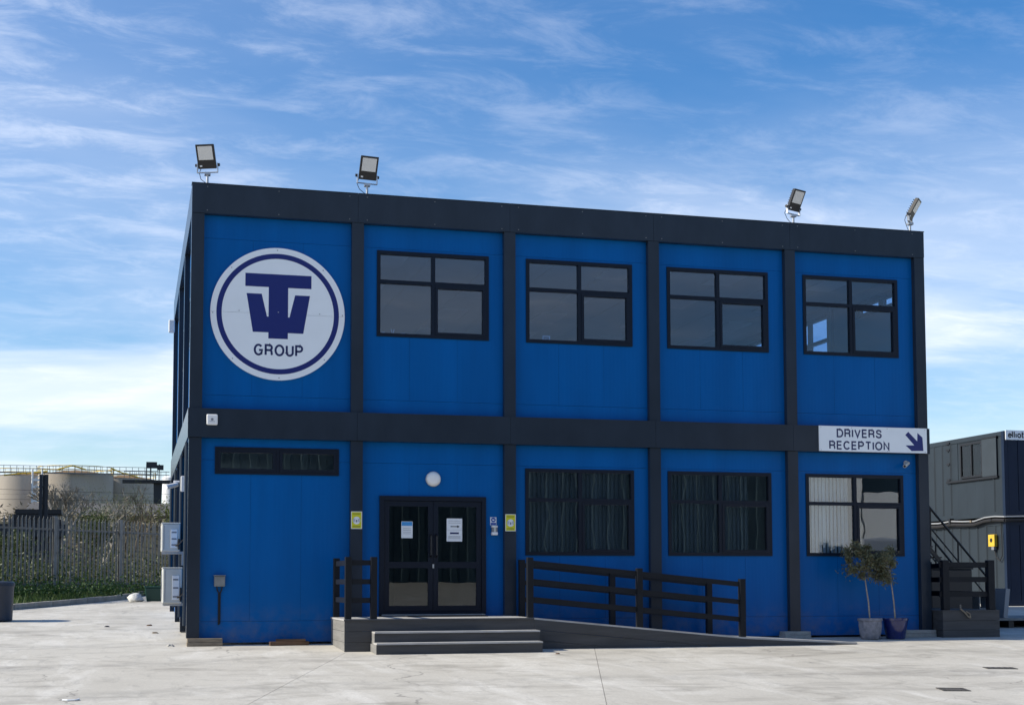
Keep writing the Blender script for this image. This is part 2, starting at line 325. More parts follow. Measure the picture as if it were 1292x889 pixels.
def stroke(mb,pts,t,y,dep):
    n=len(pts); closed=(abs(pts[0][0]-pts[-1][0])+abs(pts[0][1]-pts[-1][1])<1e-4); Lf=[];Rt=[]
    for i in range(n):
        a=pts[i-1] if i else (pts[-2] if closed else None); c=pts[i+1] if i<n-1 else (pts[1] if closed else None); b=pts[i]
        ds=[]
        if a: d=Vector((b[0]-a[0],b[1]-a[1])); ds.append(d.normalized())
        if c: d=Vector((c[0]-b[0],c[1]-b[1])); ds.append(d.normalized())
        nn=[Vector((-d.y,d.x)) for d in ds]; m=sum(nn,Vector((0,0))).normalized(); k=t/2/max(.45,m.dot(nn[0]))
        Lf.append((b[0]+m.x*k,b[1]+m.y*k)); Rt.append((b[0]-m.x*k,b[1]-m.y*k))
    vs=[(p[0],y,p[1]) for p in Lf]+[(p[0],y,p[1]) for p in Rt]+[(p[0],y+dep,p[1]) for p in Lf]+[(p[0],y+dep,p[1]) for p in Rt]; fs=[]
    for i in range(n-1): fs+=[(i,i+1,n+i+1,n+i),(2*n+i,3*n+i,3*n+i+1,2*n+i+1),(i,2*n+i,2*n+i+1,i+1),(n+i,n+i+1,3*n+i+1,3*n+i)]
    fs+=[(0,n,3*n,2*n),(n-1,3*n-1,4*n-1,2*n-1)]
    mb.poly(vs,fs)
def lettering(body,x,z,width,height,y,mat,parent,t=.21,gap=.13):
    tot=sum(GLY[c][0]+t for c in body)+gap*(len(body)-1); kx_=width/tot; kz=height/(1+t); cx_=x-width/2; tt=t*(kx_+kz)/2
    for c in body:
        w,st=GLY[c]; m=MB()
        for q,pl in enumerate(st): stroke(m,[(cx_+(p[0]+t/2)*kx_,z+(p[1]+t/2)*kz) for p in pl],tt,y-.0004*q,.0012+.0004*q)
        m.build('letter',mat,parent); cx_+=(w+t+gap)*kx_

# ================================================================ GROUND
rows=[(-400,1.4),(-60,1.4),(-52,0),(-20,0),(-11,0),(23,.75),(45,.2),(120,0),(900,0),(2500,0)]
cols=[-2500,-300,-60,60,300,2500]
vs=[(x,y,(gz(y)-.10 if -52<=y<=23 else z-.1)) for y,z in rows for x in cols]; nc=len(cols)
structure(MB().poly(vs,[(j*nc+i,j*nc+i+1,(j+1)*nc+i+1,(j+1)*nc+i) for j in range(len(rows)-1) for i in range(nc-1)]).build('ground','earth'))
# the yard's edge: a kerb that runs off to the back left
KERB=[(-30,-19.3),(-13,1.0),(-3.72,12.15),(-2.9,13.6),(-1.3,16.9),(-.4,20.6),(1.2,23.0)]
def kx(y):
    for (x0,y0),(x1,y1) in zip(KERB,KERB[1:]):
        if y0<=y<=y1: return x0+(x1-x0)*(y-y0)/(y1-y0)
    return -30 if y<0 else 1.2
ys=[-50,-35,-20,-19.3,-11,-8,1.0,6,12.15,13.6,16.9,20.6,22.9]
vs=[]
for y in ys: vs+=[(kx(y)+.02 if y>-19 else -45,y,gz(y)-.014),(48,y,gz(y)-.014)]
yard=structure(MB().poly(vs,[(2*i,2*i+1,2*i+3,2*i+2) for i in range(len(ys)-1)]).build('yard','concrete'))
# concrete bays, cast at a slant to the building, with open joints between them
du=Vector((-.295,-.9555)); dv=Vector((.9555,-.295)); J0=Vector((2.181,-2.186))
def clip(poly,a,b):                  # keep what lies to the right of a->b
    out=[]; n=len(poly)
    def sd_(p): return (b[0]-a[0])*(p[1]-a[1])-(b[1]-a[1])*(p[0]-a[0])
    for i in range(n):
        p,q=poly[i],poly[(i+1)%n]; s,t=sd_(p),sd_(q)
        if s<=0: out.append(p)
        if s*t<0: k=s/(s-t); out.append((p[0]+(q[0]-p[0])*k,p[1]+(q[1]-p[1])*k))
    return out
BND=[-30,-14,0,3.98,11.27,21,36]; GU,JW=70,.0038
for i in range(len(BND)-1):
    for j in range(0,1):
        GV=BND[i+1]-BND[i]; o=J0+dv*BND[i]+du*(-36)
        q=[o+dv*a+du*b for a,b in ((JW,JW),(GV-JW,JW),(GV-JW,GU-JW),(JW,GU-JW))]
        pg=[(p.x,p.y) for p in q]
        if max(p[1] for p in pg)<-34 or min(p[1] for p in pg)>22.5 or min(p[0] for p in pg)>34 or max(p[0] for p in pg)<-24: continue
        pg=clip(pg,(100,-10.9),(-100,-10.9)) if True else pg
        if len(pg)<3: continue
        for a,b in zip(KERB,KERB[1:]):
            mx_=[(x,y) for x,y in pg]
            if max(p[1] for p in mx_)>a[1]-9 and min(p[1] for p in mx_)<b[1]+9: pg=clip(pg,a,b)
            if len(pg)<3: break
        if len(pg)<3: continue
        MB().hull([(x,y,gz(y)-.05) for x,y in pg],[(x,y,gz(y)) for x,y in pg]).build('concrete_slab','concrete',yard)
kerb=thing('kerb','low concrete kerb edging the yard in front of the grass verge','kerb',(KERB[2][0],KERB[2][1],gz(KERB[2][1])))
def kerbpieces():
    step=.915
    for (x0,y0),(x1,y1) in zip(KERB[1:],KERB[2:]):
        d=Vector((x1-x0,y1-y0)); n=max(1,round(d.length/step)); nrm=Vector((-d.y,d.x)).normalized()*.14
        for k in range(n):
            a=Vector((x0,y0))+d*((k+.006)/n); b=Vector((x0,y0))+d*((k+.994)/n)
            if a.y<-6: continue
            h=.12+random.uniform(-.006,.006)
            ring=[(a.x,a.y),(b.x,b.y),(b.x+nrm.x,b.y+nrm.y),(a.x+nrm.x,a.y+nrm.y)]
            MB().hull([(x,y,gz(y)-.08) for x,y in ring],[(x,y,gz(y)+h) for x,y in ring]).build('kerb_stone','kerb',kerb,bevel=.012)
kerbpieces()
# verge between kerb and fence, and the rough ground behind it
FA=Vector((-3.1,17.4)); FD=(Vector((-1.35,19.35))-FA); FL=FD.length; FD.normalize()
def fence_at(s): p=FA+FD*s; return p
vs=[];fs=[]
ks=[(-9,4.6+1.4),(-6.2,9.15),(-3.72,12.15),(-2.9,13.6),(-1.3,16.9),(-.4,20.6),(1.2,23.0)]
for i,(x,y) in enumerate(ks):
    for t in range(7):
        k=t/6; ex,ey=x-1.2-2.0*k*2, y+ (2.0+1.6)*k*1.3
        d=Vector((ex,ey))
        zz=gz(y)+.10+(.77-gz(y)-.10)*min(1,k*1.6)+(random.uniform(-.03,.03) if 0<t<6 else 0)
        vs.append((x-.10-4.4*k,y+.05+4.2*k,zz))
for i in range(len(ks)-1):
    for t in range(6): a=i*7+t; fs.append((a,a+1,a+8,a+7))
structure(MB().poly(vs,fs).build('verge','verge',smooth=True))

# ================================================================ OFFICE BUILDING
B=2.75; XL,XR=-.095,13.854; DEP=10.85; Z0,Z1,Z2,Z3,Z4=.131,3.501,3.991,7.338,7.846; CW=.105
office=thing('office_building','two storey blue modular office building with dark grey frame','building',(6.88,5.4,0))
# roof beam and floor beam, one piece per module
for k in range(5):
    a=XL if k==0 else B*k+.002; b=XR if k==4 else B*(k+1)-.002
    bx(a,b,0,.20,Z3,Z4).build('roof_beam','anth',office)
    a=XL-.02 if k==0 else B*k+.002; b=XR+.02 if k==4 else B*(k+1)-.002
    bx(a,b,-.02,.18,Z1,Z2).build('floor_beam','anth',office)
for x0,x1 in ((XL,XL+.2),(XR-.2,XR)):
    bx(x0,x1,.203,DEP-.203,Z3,Z4-.003).build('roof_beam','anth',office)
for x0,x1 in ((XL-.02,XL+.18),(XR-.18,XR+.02)):
    bx(x0,x1,.183,DEP-.183,Z1,Z2-.003).build('floor_beam','anth',office)
bx(XL,XR,DEP-.2,DEP,Z3,Z4).build('roof_beam','anth',office); bx(XL-.02,XR+.02,DEP-.18,DEP+.02,Z1,Z2).build('floor_beam','anth',office)
bx(XL+.2,XR-.2,.2,DEP-.2,7.60,7.66).build('roof_deck','anth',office)
for k in range(5):
    a=XL-.008 if k==0 else B*k+.003; b=XR+.008 if k==4 else B*(k+1)-.003
    bx(a,b,-.010,.21,Z4+.001,Z4+.013).build('roof_flashing','anth',office)
    for x in (B*k+.16,B*k+1.37,B*k+2.6):
        for z in (Z3+.05,Z4-.05): MB().tube((x,.0,z),(x,-.004,z),.009,n=8).build('beam_screw','galv',office)
# columns
for k in range(6):
    xc=min(max(B*k,XL+CW),XR-CW)
    for za,zb in ((Z0,Z1-.004),(Z2+.004,Z3-.004)):
        bx(xc-CW,xc+CW,.012,.22,za,zb).build('column','anth',office)
        bx(xc-CW,xc+CW,DEP-.22,DEP-.03,za,zb).build('column','anth',office)
SIDEY=[3.4,6.7]
for y in SIDEY:
    for za,zb in ((Z0,Z1-.004),(Z2+.004,Z3-.004)):
        bx(XL+.004,XL+.19,y-CW,y+CW,max(za,gz(y)-.02),zb).build('column','anth',office)
        bx(XR-.19,XR-.004,y-CW,y+CW,max(za,gz(y)-.02),zb).build('column','anth',office)
# walls: f maps (u along the wall, d depth behind the panel face, z)
PY=.13
def FRONT(u,d,z): return (u,PY+d,z)
def LEFT(u,d,z): return (XL+.10+d,u,z)
def RIGHT(u,d,z): return (XR-.10-d,u,z)
def BACK(u,d,z): return (u,DEP-.10-d,z)
def wb(mb,f,u0,u1,d0,d1,z0,z1):
    ring=[(u0,d0),(u1,d0),(u1,d1),(u0,d1)]
    return mb.hull([f(u,d,z0) for u,d in ring],[f(u,d,z1) for u,d in ring])
def panel(f,u0,u1,z0,z1,mat,hole=None,d0=0,d1=.08,name='wall_panel'):
    m=MB()
    if not hole: wb(m,f,u0,u1,d0,d1,z0,z1)
    else:
        a,b,c,d=hole
        if c>z0+.001: wb(m,f,u0,u1,d0,d1,z0,c)
        if d<z1-.001: wb(m,f,u0,u1,d0,d1,d,z1)
        wb(m,f,u0,a,d0,d1,max(c,z0),min(d,z1)); wb(m,f,b,u1,d0,d1,max(c,z0),min(d,z1))
    return m.build(name,mat,office)
def bay(f,u0,u1,storey,hole,mat):
    lo,hi=((.405,3.129) if storey==0 else (4.241,6.935)); zb,zt=((.045,Z1-.004) if storey==0 else (Z2+.003,Z3-.004))
    if f is not FRONT and storey==0: zb=.30
    h=hole
    segs=[(zb,lo-.004),(lo,hi),(hi+.004,zt)]
    for a,b in segs:
        hh=None
        if h and h[2]<b-.002 and h[3]>a+.002: hh=(h[0],h[1],h[2],h[3])
        panel(f,u0,u1,a,b,mat,hh)
    for fr_ in (.33,.67):
        u=u0+(u1-u0)*fr_; zs=[(lo,hi)]
        if h and h[0]-.02<u<h[1]+.02: zs=[(a,b) for a,b in ((lo,min(h[2],hi)),(max(h[3],lo),hi)) if b-a>.05]
        for a,b in zs: wb(MB(),f,u-.0018,u+.0018,-.0012,.002,a+.003,b-.003).build('panel_joint','seam',office)
    # inner lining
    e_=.1 if f in (FRONT,BACK) else .0
    panel(f,max(u0-e_,.101 if f in (FRONT,BACK) else .275),u1+e_,(.48 if storey==0 else 4.02),(3.42 if storey==0 else 7.05),'inwall',h,.10,.14,'inner_lining')
def window(f,u0,u1,z0,z1,gl='glass',split=.36,small=False,label=None,fw=.062):
    w=MB(); dF,dB=-.022,.085
    for a in ((u0,u0+fw,z0,z1),(u1-fw,u1,z0,z1),(u0+fw,u1-fw,z1-fw,z1),(u0+fw,u1-fw,z0,z0+fw)): wb(w,f,a[0],a[1],dF,dB,a[2],a[3])
    um=(u0+u1)/2; zt=z1-(z1-z0)*split; mw=.032
    wb(w,f,um-mw,um+mw,dF+.004,dB,z0+fw,z1-fw)
    if not small:
        wb(w,f,u0+fw,um-mw,dF+.005,dB,zt-mw,zt+mw); wb(w,f,um+mw,u1-fw,dF+.005,dB,zt-mw,zt+mw)
    o=w.build('window','frame',office)
    cells=[]
    if small: cells=[(u0+fw,um-mw,z0+fw,z1-fw,.05),(um+mw,u1-fw,z0+fw,z1-fw,.05)]
    else: cells=[(u0+fw,um-mw,zt+mw,z1-fw,0),(um+mw,u1-fw,zt+mw,z1-fw,0),(u0+fw,um-mw,z0+fw,zt-mw,0),(um+mw,u1-fw,z0+fw,zt-mw,.048)]
    for a,b,c,d,s in cells:
        if s:
            q=MB()
            for e in ((a+.002,a+s,c+.002,d-.002),(b-s,b-.002,c+.002,d-.002),(a+s,b-s,c+.002,c+s),(a+s,b-s,d-s,d-.002)): wb(q,f,e[0],e[1],dF-.006,dB-.02,e[2],e[3])
            q.build('sash','sash',o)
        wb(MB(),f,a+s+.001,b-s-.001,.022,.030,c+s+.001,d-s-.001).build('pane',gl,o)
    return o
UPW=(5.365,6.892); LOW=(1.53,3.085)
front_up=[None,(3.106,5.134),(5.83,7.86),(8.545,10.585),(11.31,13.32)]
front_lo=['small','door',(5.805,7.867),(8.529,10.598),(11.307,13.36)]
for k in range(5):
    u0=(XL+2*CW if k==0 else B*k+CW)+.001; u1=(XR-2*CW if k==4 else B*(k+1)-CW)-.001
    w=front_up[k]; bay(FRONT,u0,u1,1,(w[0],w[1],*UPW) if w else None,'blue')
    if w: window(FRONT,w[0],w[1],*UPW,gl='glass_up')
    w=front_lo[k]
    if w=='small': bay(FRONT,u0,u1,0,(.345,2.455,2.893,3.355),'blue'); window(FRONT,.345,2.455,2.893,3.355,small=True,fw=.045)
    elif w=='door': bay(FRONT,u0,u1,0,(3.167,5.071,.30,2.558),'blue')
    else: bay(FRONT,u0,u1,0,(w[0],w[1],*LOW),'blue'); window(FRONT,w[0],w[1],*LOW)
edges=[.22]+[y for y in SIDEY]+[DEP-.22]
for f,side in ((LEFT,'L'),(RIGHT,'R')):
    for k in range(3):
        u0=(edges[k] if k==0 else edges[k]+CW)+.001; u1=(edges[k+1] if k==2 else edges[k+1]-CW)-.001
        if side=='R': hu=[(.42,2.42,6.52,6.88),(4.1,6.0,*UPW),(7.6,9.6,*UPW)][k]; hl=None
        else: hu=(u0+.45,u0+2.35,*UPW); hl=[(u0+.5,u0+1.9,2.55,3.1),(u0+.5,u0+2.4,*LOW),(u0+.5,u0+2.4,*LOW)][k]
        if side=='R' and k==1: hu=(3.62,5.6,*UPW)
        if side=='R' and k==2: hu=(6.9,8.9,*UPW)
        for st,h in ((1,hu),(0,hl)):
            bay(f,u0,u1,st,h,'blue_side')
            if h: window(f,h[0],h[1],h[2],h[3],gl='glass_up' if st else 'glass',small=(h[3]-h[2]<.8))
for k in range(5):
    u0=(XL+2*CW if k==0 else B*k+CW)+.001; u1=(XR-2*CW if k==4 else B*(k+1)-CW)-.001
    bay(BACK,u0,u1,1,None,'blue'); bay(BACK,u0,u1,0,None,'blue')
# rooms
for z,n,mt in ((.44,'ground_floor','carpet'),(3.96,'upper_floor','carpet')): bx(.10,13.65,.24,DEP-.24,z-.04,z+.04).build(n,mt,office)
bx(.10,13.65,.24,DEP-.24,3.40,3.44).build('ground_ceiling','ceil',office)
upc=bx(.10,13.65,.24,DEP-.24,7.06,7.10).build('upper_ceiling','ceil',office)
for i in range(6):
    for j in range(4):
        x=1.3+2.26*i; y=1.5+2.5*j
        bx(x-.3,x+.3,y-.6,y+.6,7.035,7.058).build('ceiling_light_panel','white',upc)
for x in np.arange(.7,13.5,1.2): bx(x-.012,x+.012,.3,DEP-.3,7.048,7.0595).build('ceiling_batten','offwhite',upc)
bx(5.3,5.38,.30,DEP-.3,.49,3.39).build('partition','inwall',office); bx(2.80,2.88,.30,DEP-.3,.49,3.39).build('partition','inwall',office)
bx(5.42,13.6,4.2,4.28,.49,3.39).build('partition','inwall',office)
bx(2.72,2.80,.30,DEP-.3,4.01,7.03).build('partition','inwall',office)
# entrance doors
door=MB()
for a in ((3.167,3.247,.50,2.558),(4.991,5.071,.50,2.558),(3.247,4.991,2.478,2.558),(3.247,4.991,.50,.545)): door.box(a[0],a[1],.075,.20,a[2],a[3])
door=door.build('door','frame',office)
for x0,x1,hx in ((3.252,4.116,4.07),(4.122,4.986,4.17)):
    lf=MB(); zs=(.55,.645,1.30,1.41,2.378,2.472); st=.088
    for a in ((x0,x0+st,.55,2.472),(x1-st,x1,.55,2.472),(x0+st,x1-st,.55,.645),(x0+st,x1-st,1.30,1.41),(x0+st,x1-st,2.378,2.472)): lf.box(a[0],a[1],.095,.150,a[2],a[3])
    lf.build('door_leaf','sash',door)
    for a,b in ((.645,1.30),(1.41,2.378)): bx(x0+st+.001,x1-st-.001,.118,.126,a+.001,b-.001).build('pane','doorglass',door)
    h=MB().path([(hx,.09,1.50),(hx,.03,1.53),(hx,.03,1.86),(hx,.09,1.89)],.016,8); h.build('door_handle','black',door)
bx(4.105,4.133,.075,.094,1.30,1.37).build('door_lock','alu',door)
bx(3.2,5.04,.02,.19,.482,.499).build('door_threshold','alu',door)

# blinds behind the lower windows (vertical slats)
def vblind(label,x0,x1,z0,z1,mat,y=.30,open_from=None):
    m=MB(); x=x0
    while x<x1:
        a=R(random.uniform(18,34)); w=.089
        c,s=math.cos(a)*w/2,math.sin(a)*w/2
        m.poly([(x-c,y-s,z0),(x+c,y+s,z0),(x+c,y+s,z1),(x-c,y-s,z1),(x-c,y-s+.003,z0),(x+c,y+s+.003,z0),(x+c,y+s+.003,z1),(x-c,y-s+.003,z1)],[(0,1,2,3),(7,6,5,4),(0,3,7,4),(1,5,6,2)]); x+=.078
    t=thing('window_blind',label,'blind',((x0+x1)/2,y,z0)); stuff(m.build('blind_slats',mat,t)); bx(x0-.03,x1+.03,y-.03,y+.03,z1,z1+.05).build('blind_headrail','white',t)
vblind('grey vertical blind behind the lower window left of the ramp post',5.88,7.8,1.56,3.05,'blind')
vblind('grey vertical blind behind the lower window above the ramp end',8.6,10.2,1.56,3.05,'blind')
vblind('pale blind added to brighten the lower window beside the potted olives',11.38,12.3,1.56,3.05,'reflblind')  # added slats stand in for the pale reflection in the panes

# ================================================================ SIGNS AND FITTINGS
cx,cz,RR=1.386,5.672,1.15
lg=thing('round_sign','large round white sign with navy ring and TW GROUP lettering','sign',(cx,.10,cz-RR))
def disc(r0,r1,y0,y1,n=96):
    m=MB(); 
    if r0==0: return m.lathe([(r1,0),(r1,y0-y1)],(cx,y0,cz),n,'Y') if False else m.prism([(cx+r1*math.cos(2*math.pi*i/n),cz+r1*math.sin(2*math.pi*i/n)) for i in range(n)],y0,y1)
    v=[]; 
    for r,y in ((r0,y0),(r1,y0),(r1,y1),(r0,y1)): v+=[(cx+r*math.cos(2*math.pi*i/n),y,cz+r*math.sin(2*math.pi*i/n)) for i in range(n)]
    return m.poly(v,[(k*n+i,k*n+(i+1)%n,((k+1)%4)*n+(i+1)%n,((k+1)%4)*n+i) for k in range(4) for i in range(n)])
# the board is two half discs with a fine seam between them
n=48
for s in (1,-1):
    pts=[(cx+RR*math.cos(math.pi*i/n),cz+s*(.0015+RR*math.sin(math.pi*i/n))) for i in range(n+1)]
    MB().prism(pts if s>0 else pts[::-1],.064,.0985).build('sign_board','signwhite',lg)
disc(.835*RR,.912*RR,.0615,.0638).build('navy_ring','navy',lg)
k=RR/197
def lp(pts): return [(cx+u*k,cz-v*k) for u,v in pts]
tw=MB(); tw.prism(lp([(-97,-118),(97,-118),(97,-79),(28.5,-79),(28.5,74),(-28.5,74),(-28.5,-79),(-97,-79)])[::-1],.0613,.0638); tw.build('letter_t','navy',lg)
ww=MB(); ww.prism(lp([(-93,-58),(-49,-58),(-33,9),(33,9),(49,-58),(93,-58),(74,56),(-74,56)])[::-1],.0620,.0638)
ww.build('letter_w','navy',lg)
lettering('GROUP',cx+.01,cz-.735,.845,.205,.0622,'textnavy',lg)
for i in range(8):
    a=2*math.pi*i/8+.02; MB().tube((cx+.965*RR*math.cos(a),.0638,cz+.965*RR*math.sin(a)),(cx+.965*RR*math.cos(a),.058,cz+.965*RR*math.sin(a)),.011).build('sign_screw','alu',lg)
for u in (-.58,0,.62): MB().tube((cx+u*RR,.061,cz+.03),(cx+u*RR,.055,cz+.03),.010).build('sign_screw','alu',lg)

dr=thing('reception_sign','white DRIVERS RECEPTION sign board with navy arrow','sign',(12.68,-.02,3.52))
bx(11.52,13.80,-.040,-.022,3.51,3.99).build('sign_board','signwhite',dr)
fr=MB()
for a in ((11.51,13.81,3.985,3.997),(11.51,13.81,3.503,3.515),(11.505,11.517,3.503,3.997),(13.803,13.815,3.503,3.997)): fr.box(a[0],a[1],-.045,-.0405,a[2],a[3])
lettering('DRIVERS',12.36,3.775,.95,.165,-.0415,'textnavy',dr,.20)
lettering('RECEPTION',12.36,3.545,1.27,.165,-.0415,'textnavy',dr,.20)
ax0,az0,q=13.36,3.56,.0009
arrow=[(990,140),(1022,105),(1118,213),(1122,118),(1175,170),(1183,322),(1055,322),(992,258),(1085,258)]
# arrow outline in the sign's own plane, about .36 m across
def ar(u,v): return (13.72-(1183-u)*.00198, 3.555+(322-v-.03*(1183-u))*.00170)
MB().prism([ar(*p) for p in arrow][::-1],-.0425,-.0405).build('arrow','navy',dr)
for x in (11.56,12.2,12.95,13.76):
    for z in (3.535,3.965): MB().tube((x,-.0405,z),(x,-.046,z),.006).build('sign_screw','grey',dr)

def bullet_cam(label,p,d,mat='offwhite',L_=.16,r=.035):
    t=thing('security_camera',label,'camera',p); p=Vector(p); d=Vector(d).normalized()
    MB().tube(p,p+Vector((0,0,.0))+d*.001+Vector((0,-.02,0)),.045,n=14).build('camera_base',mat,t)
    e=p+Vector((0,-.06,-.02)); MB().tube(p+Vector((0,-.018,0)),e,.014).build('camera_arm',mat,t)
    b=MB().tube(e-d*.05,e+d*L_,r,r*.95,14).build('camera_body',mat,t,smooth=True)
    MB().tube(e+d*(L_+.0005),e+d*(L_+.004),r*.7,n=12).build('camera_lens','black',b)
bullet_cam('small white security camera below the DRIVERS RECEPTION sign',(13.43,.098,3.33),(-.7,-.6,-.35))
t=thing('alarm_sensor','white rounded square box on the floor beam near the left corner','alarm box',(.285,-.021,3.70))
bx(.19,.375,-.062,-.022,3.705,3.888).build('sensor_case','white',t,bevel=.028)
MB().tube((.283,-.062,3.80),(.283,-.0645,3.80),.022,n=16).build('sensor_mark','grey',t); bx(.235,.331,-.0640,-.0622,3.762,3.768).build('sensor_lettering','grey',t)
t=thing('bulkhead_light','round white bulkhead light on the wall above the doors','wall light',(4.12,.10,2.74))
MB().lathe([(.132,0),(.135,.03),(.128,.045)],(4.12,.098,2.865),32,'Y').build('light_base','offwhite',t,smooth=True)
MB().lathe([(.122,.046),(.115,.07),(.09,.088),(.05,.098),(.005,.1)],(4.12,.098,2.865),32,'Y').build('light_diffuser','white',t,smooth=True)
def poster(label,x0,z0):
    t=thing('yellow_notice',label,'notice',(x0+.095,.03,z0))
    bx(x0,x0+.19,.020,.0285,z0,z0+.30).build('notice_board','posteryellow',t)
    b=MB()
    for a in ((x0,x0+.19,z0+.29,z0+.30),(x0,x0+.19,z0,z0+.01),(x0,x0+.010,z0+.01,z0+.29),(x0+.18,x0+.19,z0+.01,z0+.29)): b.box(a[0],a[1],.0178,.0196,a[2],a[3])
    b.build('notice_border','paper',t)
    c=(x0+.095,z0+.145); nn=28
    MB().prism([(c[0]+.066*math.cos(2*math.pi*i/nn),c[1]+.066*math.sin(2*math.pi*i/nn)) for i in range(nn)],.0178,.0196).build('notice_disc','paper',t)
    g=MB()
    for s in (-1,1):
        for r in (.030,.052): 
            for i in range(5):
                a=s*(-.7+.28*i)+(0 if s>0 else math.pi); a2=a+s*.28
                g.prism([(c[0]+(r+e)*math.cos(w),c[1]+(r+e)*math.sin(w)+.004) for w,e in ((a,0),(a2,0),(a2,.009),(a,.009))],.0162,.0176)
    g.prism([(c[0]-.012,c[1]-.03),(c[0]+.012,c[1]-.03),(c[0]+.012,c[1]+.012),(c[0]-.012,c[1]+.012)],.0162,.0176)
    g.build('notice_symbol','grey',t)
    for z in (.245,.262,.03,.045): bx(x0+.03,x0+.16,.0183,.0196,z0+z,z0+z+.006).build('notice_text_line','olive_d',t)
poster('yellow notice on the dark column left of the entrance doors',2.655,1.975); poster('yellow notice on the dark column right of the entrance doors',5.405,1.955)
t=thing('mandatory_sign','small white and blue hand hygiene sign right of the doors','sign',(5.215,.10,2.05))
bx(5.158,5.272,.092,.0985,2.063,2.205).build('sign_board','paper',t); nn=24
MB().prism([(5.215+.042*math.cos(2*math.pi*i/nn),2.158+.042*math.sin(2*math.pi*i/nn)) for i in range(nn)],.0898,.0915).build('blue_disc','signblue',t)
MB().prism([(5.195,2.150),(5.215,2.140),(5.238,2.152),(5.232,2.168),(5.212,2.164),(5.198,2.172)],.0882,.0896).build('hand_symbol','paper',t)
bx(5.166,5.264,.0898,.0915,2.07,2.105).build('text_panel','signblue',t)
t=thing('sanitiser_dispenser','white and grey hand sanitiser dispenser under the blue sign','dispenser',(5.225,.10,1.88))
bx(5.172,5.282,.02,.0985,1.885,1.94).build('dispenser_base','white',t,bevel=.012); bx(5.178,5.276,.03,.0985,1.942,2.02).build('bottle_window','grey',t,bevel=.008); bx(5.172,5.282,.02,.0985,2.022,2.052).build('dispenser_top','white',t,bevel=.010)
bx(5.21,5.244,.024,.0285,1.942,2.02).build('bottle','offwhite',t)
def papernotice(label,x0,x1,z0,z1,head):
    t=thing('paper_notice',label,'notice',((x0+x1)/2,.117,z0)); bx(x0,x1,.1145,.1165,z0,z1).build('sheet','paper',t); h=z1-z0
    if head: bx(x0+.006,x1-.006,.1132,.1143,z1-.075,z1-.006).build('blue_heading','cyan',t); rows=[.12,.15,.18,.21]
    else:
        bx(x0+.07,x1-.06,.1132,.1143,z1-.15,z1-.135).build('arrow_shaft','black',t); MB().prism([(x1-.09,z1-.165),(x1-.045,z1-.1425),(x1-.09,z1-.12)][::-1],.1132,.1143).build('arrow_head','black',t)
        bx(x0+.06,x1-.06,.1132,.1143,z1-.275,z1-.245).build('blue_bar','textnavy',t); bx(x0,x1,.1134,.1143,z1-.203,z1-.200).build('sheet_edge','grey',t); rows=[.04,.075,.31,.33,.35]
    for r in rows:
        if z1-r-.01>z0: bx(x0+.03,x1-.03,.1134,.1143,z1-r-.006,z1-r).build('text_line','grey',t)
papernotice('white paper notice with blue heading on the left door pane',3.555,3.755,1.825,2.115,True)
papernotice('tall white paper notice with arrow on the right door pane',4.365,4.645,1.77,2.175,False)
t=thing('junction_box','grey electrical junction box with cable on the lower blue wall','electrical box',(.445,.10,.34))
bx(.355,.535,.015,.0985,.99,1.165).build('box_case','galv',t,bevel=.01); bx(.345,.545,.005,.0985,1.167,1.18).build('box_lid','galv',t)
c=MB().path([(.40,.06,.99),(.41,.07,.93),(.435,.085,.88),(.437,.085,.345)],.011); c.path([(.49,.06,.99),(.48,.07,.93),(.458,.085,.88),(.457,.085,.36)],.011); c.build('cable','rubberfoam',t)
# packing blocks below the columns
def packer(label,x0,x1,y0,y1,h,mat):
    z=gz((y0+y1)/2); t=thing('packing_block',label,'block',((x0+x1)/2,(y0+y1)/2,z)); hh=(h-z-.002)/2
    for i in range(2): bx(x0+i*.006,x1-i*.004,y0+i*.004,y1,z-.004 if i==0 else z+hh+.001,z+hh-.001 if i==0 else h-.002).build('block_layer',mat,t,bevel=.008)
packer('weathered timber packing block under the left corner column',-.085,.50,-.09,.16,Z0,'timber')
packer('grey concrete packing block under the column at the ramp end',10.72,11.25,-.12,.16,Z0,'conblock')
packer('concrete packing block under the right corner column',13.13,13.86,-.14,.16,Z0,'conblock')
t=thing('timber_offcut','brown timber offcut lying against the foot of the blue wall','plank',(1.6,-.1,gz(-.1)))
MB().box(-.33,.33,-.07,.07,0,.065,Matrix.Translation((1.6,-.08,gz(-.08)+.001))@Matrix.Rotation(R(4),4,'Z')).build('plank','timber2',t,bevel=.006)
MB().box(-.24,.26,-.06,.05,.066,.105,Matrix.Translation((1.62,-.07,gz(-.08)+.001))@Matrix.Rotation(R(-6),4,'Z')).build('plank','timber2',t,bevel=.006)

